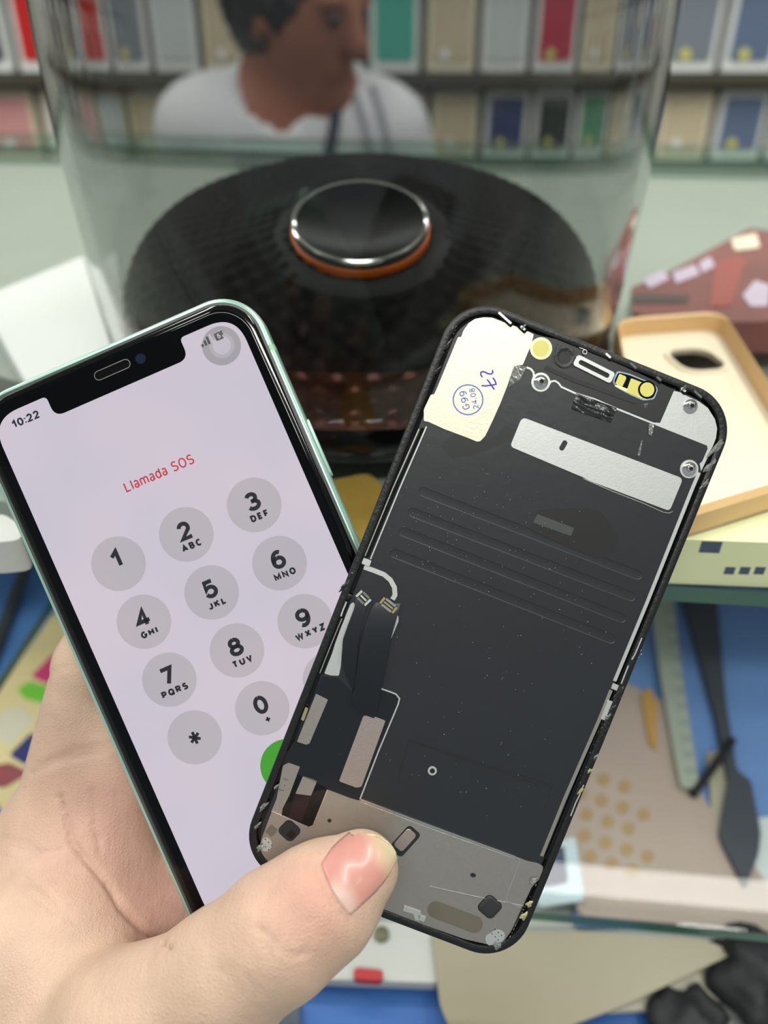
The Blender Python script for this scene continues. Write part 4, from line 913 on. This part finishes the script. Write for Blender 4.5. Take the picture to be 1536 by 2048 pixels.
# lower steel plate
holes = [rot(rrect(4.6, 4.4, 1.3, 6, *a1(579, 1661)), rad(-22), *a1(579, 1661)), circle(*a1(659, 1641), .5, 16), circle(*a1(946, 1750), .72, 20, .55),
         rot(rrect(4.9, 4.9, 1.3, 6, *a1(979.5, 1813)), rad(-20), *a1(979.5, 1813)), rot(rrect(4.0, 7.6, 1.0, 6, *a1(810, 1682)), rad(-20), *a1(810, 1682))]
outer = rounded(a((543, 1624), (565, 1632), (618, 1655), (627, 1649), (655.6, 1579), (700, 1596), (718, 1601), (722, 1598), (1035, 1714), (1056, 1722), (1076, 1726), (1086, 1732), (1084, 1752), (1063, 1774), (1042, 1818), (1022, 1862), (1006, 1884), (984, 1890), (930, 1878), (850, 1850), (760, 1815), (640, 1770), (560, 1742), (530, 1722), (518, 1698), (523, 1678)), .4)
plate = AM().plate([outer] + [h[::-1] for h in holes], -.1, .12).build('lower_steel_plate', M['steel'], panel)
line('bright_fold', a((722, 1598), (868, 1653), (1030, 1712), (1038, 1718), (1038, 1726), (1012, 1794), (1014, 1802), (1040, 1815)), .22, M['chrome'], .08, .14)
line('bright_fold', a((545, 1622), (566, 1632), (616, 1654), (626, 1650), (655, 1579)), .18, M['chrome'], .08, .12)
line('bright_fold', a((722, 1604), (866, 1659), (1030, 1717)), .14, M['chrome'], .08, .10)
AM().plate([stadium(a1(872, 1819), a1(948, 1848), 2.15, 12)], .1, .15).build('olive_pad', M['olive_pill'], panel)
c = a1(979.5, 1813); AM().rings([[(x, y, z) for x, y in rot(rrect(4.6 - i, 4.6 - i, 1.2, 6, *c), rad(-20), *c)] for i, z in ((0, 0), (0, .3), (.5, .5), (1.4, .55))]).build('rubber_block', M['rubber'], panel, True)
c = a1(810, 1680); AM().rings([[(x, y, z) for x, y in rot(rrect(2.9 - i, 5.6 - i, .8, 6, *c), rad(-20), *c)] for i, z in ((0, .03), (.2, .18), (.9, .2))]).build('port_clip', M['steel_pink'], panel, True)
c = a1(582, 1668); AM().plate([rot(rrect(1.6, 1.8, .2, 3, *c), rad(-20), *c)], 0, .06).build('brown_film', M['brown'], panel)
c = a1(543, 1661); AM().plate([rot(rrect(2.2, 2.4, .3, 3, *c), rad(-20), *c)], .1, .14).build('olive_pad', M['olive_pill'], panel)
AM().tube([(x, y, .17) for x, y in a((860, 1772), (900, 1781), (950, 1792), (1046, 1811))], .07, 6).build('wire', M['chrome'], panel)
AM().lathe([(.62, .28), (1.1, .28), (1.1, .04)], 28, (hole_c[0], hole_c[1], 0), False, False).build('eyelet', M['steel_light'], panel, True)
AM().plate([circle(*hole_c, .62, 20)], 0, .06).build('eyelet_hole', M['black_matt'], panel)
def perforated(cx_, cy_, dots):
    c = a1(cx_, cy_); e = AM().plate([rounded(a(*dots), 1.0)], .05, .16).build('weld_tab', M['steel_light'], panel)
    b = AM()
    for i in range(3):
        for j in range(2):
            q = (c[0] + (i - 1) * 1.0 + j * .3, c[1] + (j - .5) * 1.3 - (i - 1) * .4); b.plate([circle(*q, .15, 8)], .15, .18)
    b.build('tab_dots', M['black_matt'], e)
perforated(992, 1868, [(969, 1872), (995, 1857), (1008, 1863), (1010, 1872), (1000, 1892), (974, 1890)])
perforated(533, 1688, [(526, 1674), (540, 1676), (546, 1690), (535, 1704), (522, 1700)])
# lower window pressed into the film
for pts, w_ in (([(819, 1481), (900, 1505), (1010, 1541), (1097, 1568), (1104, 1576), (1088, 1622)], .3), ([(819, 1481), (808, 1515), (797, 1553)], .3), ([(842, 1489), (930, 1520), (1010, 1546), (1075, 1570), (1078, 1582)], .2)):
    AM().ribbon(a(*pts), w_, -.02, .06).build('pressed_line', M['film2'], panel)
# smudges of darker adhesive and the taped spots
sheet('adhesive_smear', a((915, 862), (985, 880), (1010, 850), (1035, 860), (1010, 885), (960, 905), (905, 918), (880, 890)), M['film2'], .025, .8)
sheet('adhesive_smear', a((1165, 1015), (1200, 1022), (1238, 1070), (1230, 1100), (1200, 1118), (1150, 1100), (1060, 1060), (1075, 1020)), M['film2'], .02, .6)
M['film3'] = mat('paler_graphite_film', S(66, 68, 68), .4)
sheet('faint_label', a((1075, 1028), (1148, 1056), (1142, 1072), (1066, 1045)), M['film3'], .03, .2)
def crumple(name, pts, m, seed, h=.5):
    rnd = random.Random(seed); q = a(*pts); n_ = 9; b = AM(); v = []; f = []
    for i in range(n_):
        for j in range(n_):
            s_, t_ = i / (n_ - 1), j / (n_ - 1)
            x = (q[0][0] * (1 - s_) + q[1][0] * s_) * (1 - t_) + (q[3][0] * (1 - s_) + q[2][0] * s_) * t_; y = (q[0][1] * (1 - s_) + q[1][1] * s_) * (1 - t_) + (q[3][1] * (1 - s_) + q[2][1] * s_) * t_
            v.append((x, y, .1 + h * rnd.random() * (1 if 0 < i < n_ - 1 and 0 < j < n_ - 1 else .4)))
    for i in range(n_ - 1):
        for j in range(n_ - 1): f.append((i * n_ + j, (i + 1) * n_ + j, (i + 1) * n_ + j + 1, i * n_ + j + 1))
    return b.add(v, f).build(name, m, panel)
crumple('black_tape', [(1152, 786), (1233, 816), (1222, 845), (1143, 818)], M['tape'], 3)
crumple('torn_foil', [(1297, 848), (1308, 850), (1303, 872), (1296, 868)], M['clear_shard'], 5, .6)
crumple('torn_foil', [(1282, 882), (1285, 880), (1279, 912), (1274, 910)], M['clear_shard'], 6, .4)
crumple('torn_foil', [(1287, 808), (1296, 806), (1294, 812), (1289, 818)], M['clear_shard'], 7, .3)
crumple('clear_tape', [(1026, 731), (1053, 733), (1040, 760), (1017, 774)], M['clear_shard'], 8, .35)
# clips along the upper edge
for x, y, L_, m_ in ((1009, 637, 4.0, 'steel_light'), (1045, 657, 1.4, 'steel_light'), (1215, 712, 1.6, 'steel_light'), (1265, 732, 2.0, 'chrome'), (1316, 758, 1.4, 'chrome'), (1365, 780, 1.4, 'steel_light'), (1394, 789, 2.4, 'chrome')):
    c = a1(x, y); e = AM().plate([rot(rrect(L_, .55, .2, 3, *c), rad(-20), *c)], .1, .62).build('edge_clip', M[m_], panel)
    AM().plate([rot(rrect(L_ + 1.0, 1.3, .3, 3, *c), rad(-20), *c)], .0, .3).build('clip_seat', M['black_gloss'], panel)
for pts in (((808, 1810), (842, 1822), (838, 1840), (830, 1838), (826, 1826), (806, 1820)), ((836, 1828), (852, 1833), (848, 1842), (838, 1838))):
    AM().plate([rounded(a(*pts), .15)], .05, .4).build('edge_clip', M['steel_light'], panel)
# glue left along the edge
def blob(name, px_, py_, rx, ry, an_, h, m, seed):
    rnd = random.Random(seed); c = a1(px_, py_); b = AM(); rings = []; ph = [rnd.random() * 6 for _ in range(4)]
    for k in range(6):
        u = k / 5 * math.pi / 2; rr_, z = math.cos(u * .98), math.sin(u) * h
        ring = []
        for i in range(18):
            t = 2 * math.pi * i / 18; w_ = 1 + .22 * math.sin(3 * t + ph[0] + u) + .15 * math.sin(5 * t + ph[1] - u)
            x, y = GS * rx * rr_ * w_ * math.cos(t), GS * ry * rr_ * w_ * math.sin(t); cc, ss = math.cos(an_), math.sin(an_)
            ring.append((c[0] + x * cc - y * ss, c[1] + x * ss + y * cc, .42 + z * (1 + .3 * math.sin(4 * t + ph[2])) * .7))
        rings.append(ring)
    return b.rings(rings).build(name, m, panel, True)
LONG = rad(68); GS = .72
for i, (x, y, rx, ry, m_) in enumerate(((1432, 895, 3.6, 1.0, 'clear_shard'), (1418, 932, 3.0, .9, 'clear_shard'), (1408, 968, 2.0, .7, 'clear_shard'), (1058, 1806, 1.3, .9, 'glue'), (1047, 1830, 1.6, 1.0, 'glue'), (1178, 1540, 1.0, .6, 'glue'),
                                         (1160, 1580, 1.4, .6, 'glue'), (1190, 1512, 1.2, .45, 'clear_shard'), (1215, 1432, 1.4, .6, 'clear_shard'), (1066, 1760, 1.6, .9, 'clear_shard'), (994, 1890, 1.3, 1.2, 'clear_shard'), (520, 1694, 1.4, .9, 'clear_shard'),
                                         (527, 1612, 2.0, .8, 'clear_shard'), (515, 1650, 1.6, .5, 'clear_shard'), (1046, 655, 1.2, .5, 'clear_shard'), (1366, 777, 1.3, .6, 'clear_shard'), (553, 1572, 1.2, .4, 'clear_shard'))):
    blob('glue_residue', x, y, rx, ry, LONG, .5, M[m_], i)
for i, (x, y, rx, ry) in enumerate(((690, 1170, 3.0, .5), (704, 1148, 2.0, .5), (699, 1192, 1.0, .7), (893, 692, 3.0, .6), (905, 660, 1.8, .6), (874, 742, 2.4, .5), (1238, 1382, 3.0, .5), (1224, 1415, 1.6, .5))):
    blob('dark_glue', x, y, rx, ry, LONG, .35, M['tape'], 40 + i)
rnd = random.Random(11)
def specks(name, n_, gen, m, smin_, smax_):
    b = AM()
    for _ in range(n_):
        (x, y), z = gen(); s_ = rnd.uniform(smin_, smax_); t = rnd.random() * 6
        p = [(x + s_ * math.cos(t + k * 2.1) * rnd.uniform(.5, 1.2), y + s_ * math.sin(t + k * 2.1) * rnd.uniform(.5, 1.2), z) for k in range(3)] + [(x, y, z + s_)]
        b.add(p, [(0, 1, 2), (0, 1, 3), (1, 2, 3), (2, 0, 3)])
    o = b.build(name, m, panel); o['kind'] = 'stuff'; return o
M['dust'] = mat('pale_dust', S(215, 218, 215), .6)
def on_film(): x, y = rnd.uniform(-26, 27), rnd.uniform(-42, 30); return ((x, y) if rnd.random() < .55 else (rnd.uniform(-31, 12), rnd.uniform(8, 38))), .03
specks('dust_specks', 240, on_film, M['dust'], .05, .13)
def on_right(): t = rnd.random(); x, y = (1280 - 120 * t + rnd.uniform(-8, 6), 1300 + 262 * t + rnd.uniform(-8, 8)) if rnd.random() < .7 else (1075 - 60 * t, 1760 + 120 * t); return a1(x, y), .45
specks('glue_grit', 110, on_right, M['clear_shard'], .1, .28)
def on_left():
    t = rnd.random(); x, y = (908 - 24 * t + rnd.uniform(-6, 10), 650 + 60 * t) if rnd.random() < .5 else (884 - 178 * t + rnd.uniform(-5, 6), 700 + 440 * t); return a1(x, y), .5
specks('glue_grit', 90, on_left, M['clear_shard'], .06, .2)

# ------------------------------------------------------------------ the hand: palm and fingers behind the phone, thumb across the front
def hp(px, py, d): return np.array([(px - 768) / FPX * d, -(py - 1024) / FPX * d, -d])
HI = [hp(98, 1680, 220), hp(180, 1330, 213), hp(262, 1140, 211), hp(310, 1010, 210)]
HMd = [hp(215, 1722, 224), hp(335, 1400, 216), hp(440, 1200, 212), hp(505, 1060, 211)]
HR = [hp(345, 1800, 229), hp(560, 1500, 217), hp(655, 1335, 213), hp(720, 1215, 211)]
HP = [hp(450, 1900, 230), hp(680, 1650, 218), hp(765, 1535, 214), hp(815, 1445, 212)]
TH = [hp(0, 2300, 204), hp(262, 2075, 177), hp(452, 1950, 172), hp(560, 1866, 170.5), hp(648, 1800, 172.5), hp(722, 1738, 175)]
LPi = np.array(LP.inverted()); LAi = np.array(LA.inverted())
def box_d(X, Li, w, h, z0, z1, r):
    q = (X * .001) @ Li[:3, :3].T + Li[:3, 3]; q = q * 1000; zc, hz = (z0 + z1) / 2, (z1 - z0) / 2
    dx = np.abs(q[..., 0]) - (w / 2 - r); dy = np.abs(q[..., 1]) - (h / 2 - r)
    d2 = np.sqrt(np.maximum(dx, 0) ** 2 + np.maximum(dy, 0) ** 2) + np.minimum(np.maximum(dx, dy), 0) - r
    dz = np.abs(q[..., 2] - zc) - hz
    return np.minimum(np.maximum(d2, dz), 0) + np.sqrt(np.maximum(d2, 0) ** 2 + np.maximum(dz, 0) ** 2)
def hand_d(X):
    fingers = None
    for ch, rs in ((HI, (11.6, 9.6, 8.4, 7.2)), (HMd, (12, 9.8, 8.5, 7.3)), (HR, (11.5, 9.2, 8.1, 7.0)), (HP, (10.5, 8.2, 7.2, 6.2))):
        d = None
        for i in range(3):
            c = cone_d(X, ch[i], ch[i + 1], rs[i], rs[i + 1]); d = c if d is None else smin(d, c, 2.0)
        fingers = d if fingers is None else smin(fingers, d, 2.5)
    palm = None
    for w, k, r in ((hp(0, 2330, 214), HI[0], 11.5), (hp(45, 2350, 217), HMd[0], 12), (hp(110, 2370, 219), HR[0], 11.5), (hp(165, 2390, 219), HP[0], 11)):
        c = cone_d(X, w, k, 15, r); palm = c if palm is None else smin(palm, c, 9)
    for p, q, r in ((HI[0], HMd[0], 12), (HMd[0], HR[0], 12), (HR[0], HP[0], 11)): palm = smin(palm, cone_d(X, p, q, r, r), 8)
    palm = smin(palm, cone_d(X, hp(165, 1660, 218), hp(255, 1440, 215), 11, 8.5), 10)
    palm = smin(palm, cone_d(X, hp(190, 1700, 216), hp(330, 1850, 216), 12, 11), 10)
    palm = smin(palm, cone_d(X, hp(70, 2350, 216), hp(-60, 2800, 222), 22, 27), 14)
    d = smin(fingers, palm, 7)
    th = ell_d(X, hp(88, 1960, 201), (27, 29, 24))
    th = smin(th, cone_d(X, TH[0], TH[1], 19, 16.5), 12)
    tb = cone_d(X, TH[1], TH[2], 16.5, 14.0)
    for i, (ra, rb) in ((2, (14.0, 13.5)), (3, (13.5, 12.3)), (4, (12.3, 8.5))): tb = smin(tb, cone_d(X, TH[i], TH[i + 1], ra, rb), 4)
    th = smin(th, tb, 9)
    th = smin(th, cone_d(X, hp(85, 1850, 206), HI[0], 12, 11), 12)
    d = smin(d, th, 9)
    d = np.maximum(d, -(box_d(X, LPi, 75.7 * KP, 150.9 * KP, -8.5, .1, 11.5) - .25))
    d = np.maximum(d, -(box_d(X, LAi, AW, AH, -3.0, .62, AR) - .12))
    return d
HPt, HF = surface_net(hand_d, (-150, -205, -262), (14, 8, -148), .95, 3)
HN = normals_of(HPt, HF)
qx = 768 + FPX * HPt[:, 0] / -HPt[:, 2]; qy = 1024 - FPX * HPt[:, 1] / -HPt[:, 2]
HP0 = HPt.copy()
def furrow(pts, depth, width, jit=0):
    """press a skin crease along a line on the side of the hand that faces the holder"""
    global HPt
    dmin = np.full(len(HPt), 1e9); L = 0
    P = np.array(pts, float)
    for i in range(len(P) - 1):
        u, w = P[i], P[i + 1]; ab = w - u; t = np.clip(((qx - u[0]) * ab[0] + (qy - u[1]) * ab[1]) / (ab @ ab), 0, 1)
        dd = np.hypot(qx - u[0] - t * ab[0], qy - u[1] - t * ab[1]); s_ = (i + t) / (len(P) - 1); fade = np.clip(np.minimum(s_, 1 - s_) * 5, .25, 1)
        dmin = np.minimum(dmin, dd / np.sqrt(fade))
    wgt = np.exp(-(dmin / width) ** 2) * (HN[:, 2] > .1)
    HPt = HPt - HN * (wgt * depth * 1.35)[:, None]
furrow([(120, 1592), (146, 1687), (213, 1766), (243, 1818), (290, 1866), (340, 1896)], 1.0, 6)
furrow([(213, 1764), (250, 1812), (280, 1850), (300, 1868)], .5, 5)
furrow([(185, 1575), (190, 1640), (200, 1704)], .45, 5)
furrow([(60, 1548), (130, 1518), (215, 1502)], .35, 6); furrow([(75, 1530), (150, 1500), (225, 1488)], .3, 5); furrow([(85, 1360), (110, 1340), (140, 1335)], .2, 5)
furrow([(20, 1690), (70, 1708), (125, 1698)], .35, 4); furrow([(5, 1672), (60, 1690), (100, 1720)], .3, 4); furrow([(10, 1740), (60, 1790), (120, 1830)], .25, 5); furrow([(30, 1730), (100, 1790), (150, 1850)], .22, 5)
furrow([(545, 1776), (525, 1806), (512, 1838)], .4, 4.5); furrow([(498, 1850), (525, 1862), (548, 1882), (558, 1900)], .45, 4.5); furrow([(520, 1878), (540, 1905), (545, 1935)], .35, 4.5); furrow([(560, 1905), (590, 1912), (615, 1905)], .3, 4.5)
furrow([(505, 1830), (520, 1850), (530, 1880)], .3, 4); furrow([(430, 1935), (470, 1960), (490, 2000)], .2, 5); furrow([(452, 1925), (492, 1950), (515, 1992)], .18, 4)
furrow([(650, 1716), (634, 1728), (652, 1772), (678, 1818), (700, 1845)], .55, 6)
HN = normals_of(HPt, HF)

def skin_mat():
    m = mat('skin', S(222, 180, 156), .46, spec=.35, sss=.13)
    nt = m.node_tree; p = nt.nodes['Principled BSDF']
    at = nt.nodes.new('ShaderNodeAttribute'); at.attribute_name = 'tone'
    tc = nt.nodes.new('ShaderNodeTexCoord')
    n = nt.nodes.new('ShaderNodeTexNoise'); n.inputs['Scale'].default_value = 90; n.inputs['Detail'].default_value = 6
    mp = nt.nodes.new('ShaderNodeMapRange'); mp.inputs[1].default_value = .3; mp.inputs[2].default_value = .7; mp.inputs[3].default_value = .91; mp.inputs[4].default_value = 1.07
    mx = nt.nodes.new('ShaderNodeMix'); mx.data_type = 'RGBA'; mx.blend_type = 'MULTIPLY'; mx.inputs[0].default_value = 1
    nt.links.new(tc.outputs['Object'], n.inputs['Vector']); nt.links.new(n.outputs['Fac'], mp.inputs[0]); nt.links.new(at.outputs['Color'], mx.inputs[6]); nt.links.new(mp.outputs[0], mx.inputs[7]); nt.links.new(mx.outputs[2], p.inputs['Base Color'])
    v = nt.nodes.new('ShaderNodeTexVoronoi'); v.feature = 'DISTANCE_TO_EDGE'; v.inputs['Scale'].default_value = 1100
    n3 = nt.nodes.new('ShaderNodeTexNoise'); n3.inputs['Scale'].default_value = 350; n3.inputs['Detail'].default_value = 5
    ad = nt.nodes.new('ShaderNodeMath'); ad.operation = 'ADD'
    mpg = nt.nodes.new('ShaderNodeMapping'); mpg.inputs['Rotation'].default_value = (0, 0, rad(33)); mpg.inputs['Scale'].default_value = (420, 70, 120)
    n4 = nt.nodes.new('ShaderNodeTexNoise'); n4.inputs['Scale'].default_value = 1.0; n4.inputs['Detail'].default_value = 3; n4.inputs['Distortion'].default_value = .6
    ad2 = nt.nodes.new('ShaderNodeMath'); ad2.operation = 'MULTIPLY_ADD'; ad2.inputs[1].default_value = 1.3
    nt.links.new(tc.outputs['Object'], mpg.inputs['Vector']); nt.links.new(mpg.outputs[0], n4.inputs['Vector']); nt.links.new(n4.outputs['Fac'], ad2.inputs[0]); nt.links.new(ad.outputs[0], ad2.inputs[2])
    b = nt.nodes.new('ShaderNodeBump'); b.inputs['Strength'].default_value = .42; b.inputs['Distance'].default_value = .0005
    nt.links.new(tc.outputs['Object'], v.inputs['Vector']); nt.links.new(tc.outputs['Object'], n3.inputs['Vector']); nt.links.new(v.outputs['Distance'], ad.inputs[0]); nt.links.new(n3.outputs['Fac'], ad.inputs[1]); nt.links.new(ad2.outputs[0], b.inputs['Height']); nt.links.new(b.outputs['Normal'], p.inputs['Normal'])
    return m
M['skin'] = skin_mat()
HO = hp(72, 1935, 199)          # the hand's own origin, in its ball of the thumb
def hand_obj(name, P, F, m, parent=None):
    o = np_obj(name, (P - HO) * .001, F, m, parent); return o
hand = hand_obj('hand', HPt, HF, M['skin'])
hand.matrix_world = MCAM @ Matrix.Translation(Vector(HO) * .001)
tag(hand, 'hand entering from the lower left, thumb pinching the loose display against the lit phone', 'hand')
tan, pink, red = np.array([lin(195), lin(168), lin(147)]), np.array([lin(197), lin(158), lin(142)]), np.array([lin(195), lin(148), lin(132)])
def near(c, r): return np.exp(-((HPt - c) ** 2).sum(1) / r ** 2)
wp = np.clip(near(hp(230, 1650, 212), 22) + near(hp(300, 1850, 212), 16), 0, 1); wr = np.clip(.75 * near(hp(640, 1760, 160), 9) + .35 * near(hp(545, 1800, 160), 10) + .35 * near(hp(650, 1860, 162), 8) + .4 * near(hp(330, 1850, 205), 14), 0, 1)
tone = tan[None] * (1 - wp)[:, None] + pink[None] * wp[:, None]; tone = tone * (1 - wr)[:, None] + red[None] * wr[:, None]
ca = hand.data.color_attributes.new('tone', 'FLOAT_COLOR', 'POINT'); ca.data.foreach_set('color', np.c_[tone, np.ones(len(tone))].ravel())

# thumb nail, laid on the skin
bv = BVHTree.FromPolygons([tuple(p) for p in HP0], [tuple(f) for f in HF])
def spline(pts, t):
    P = [np.array(p, float) for p in pts]; x = t * (len(P) - 1); i = min(int(x), len(P) - 2); u = x - i
    p0 = P[i - 1] if i > 0 else 2 * P[0] - P[1]; p3 = P[i + 2] if i + 2 < len(P) else 2 * P[-1] - P[-2]; p1, p2 = P[i], P[i + 1]
    return .5 * (2 * p1 + (p2 - p0) * u + (2 * p0 - 5 * p1 + 4 * p2 - p3) * u * u + (3 * p1 - p0 - 3 * p2 + p3) * u ** 3)
NLs = [(643, 1727), (664, 1695), (694, 1668), (722, 1652), (745, 1650)]; NRs = [(701, 1831), (726, 1808), (752, 1783), (774, 1756), (788, 1728)]
ns, nt_ = 18, 26; nv = []; ncol = []; nf = []
for j in range(nt_ + 1):
    for i in range(ns + 1):
        s_, t_ = i / ns, j / nt_; l, r = spline(NLs, t_), spline(NRs, t_)
        q = l * (1 - s_) + r * s_ + np.array([.82, -.57]) * 22 * (t_ ** 1.5) * math.sqrt(max(0, 1 - (2 * s_ - 1) ** 2)) + np.array([-.82, .57]) * 7 * (1 - t_) ** 3 * (1 - (2 * s_ - 1) ** 2)
        d = Vector(((q[0] - 768) / FPX, -(q[1] - 1024) / FPX, -1)); hit = bv.ray_cast(Vector((0, 0, 0)), d.normalized())
        if hit[0] is None or hit[0].z < -176: hit = bv.find_nearest(d * 173)
        p, nn = hit[0], hit[1]
        if nn.dot(d) > 0: nn = -nn
        edge = min(1, 6 * min(s_, 1 - s_) + .1) * min(1, 5 * t_ + .05)
        nv.append(p + nn * (.06 + .46 * edge + .25 * max(0, t_ - .8) * 5 * .4)); lun = max(0, 1 - ((s_ - .72) / .42) ** 2) * max(0, 1 - t_ / .26)
        c = np.array([lin(198), lin(136), lin(126)]) * (1 - t_ * .2) + np.array([lin(216), lin(170), lin(152)]) * t_ * .2
        lun = min(1, lun * 1.8); c = c * (1 - lun) + np.array([lin(210), lin(172), lin(160)]) * lun
        fe = min(1, max(0, (t_ - .55 - .12 * (2 * s_ - 1) ** 2) * 3.2)); c = c * (1 - fe) + np.array([lin(212), lin(196), lin(158)]) * fe; ncol.append((*c, 1))
for j in range(nt_):
    for i in range(ns): k = j * (ns + 1) + i; nf.append((k, k + 1, k + ns + 2, k + ns + 1))
NV = np.array([tuple(p) for p in nv])
for _ in range(6):
    g_ = NV.reshape(nt_ + 1, ns + 1, 3).copy(); g2 = g_.copy(); g2[1:-1, 1:-1] = .5 * g_[1:-1, 1:-1] + .125 * (g_[:-2, 1:-1] + g_[2:, 1:-1] + g_[1:-1, :-2] + g_[1:-1, 2:]); NV = g2.reshape(-1, 3)
M['nail'] = mat('nail', S(226, 160, 150), .3, spec=.5, coat=.12, sss=.15)
at = M['nail'].node_tree.nodes.new('ShaderNodeAttribute'); at.attribute_name = 'tone'; M['nail'].node_tree.links.new(at.outputs['Color'], M['nail'].node_tree.nodes['Principled BSDF'].inputs['Base Color'])
nail = hand_obj('thumbnail', NV, np.array(nf), M['nail'], hand); nail['label'] = 'pink thumbnail with a pale moon and yellowish free edge'
ca = nail.data.color_attributes.new('tone', 'FLOAT_COLOR', 'POINT'); ca.data.foreach_set('color', np.array(ncol).ravel())
sd = nail.modifiers.new('thickness', 'SOLIDIFY'); sd.thickness = .0003; sd.offset = -1
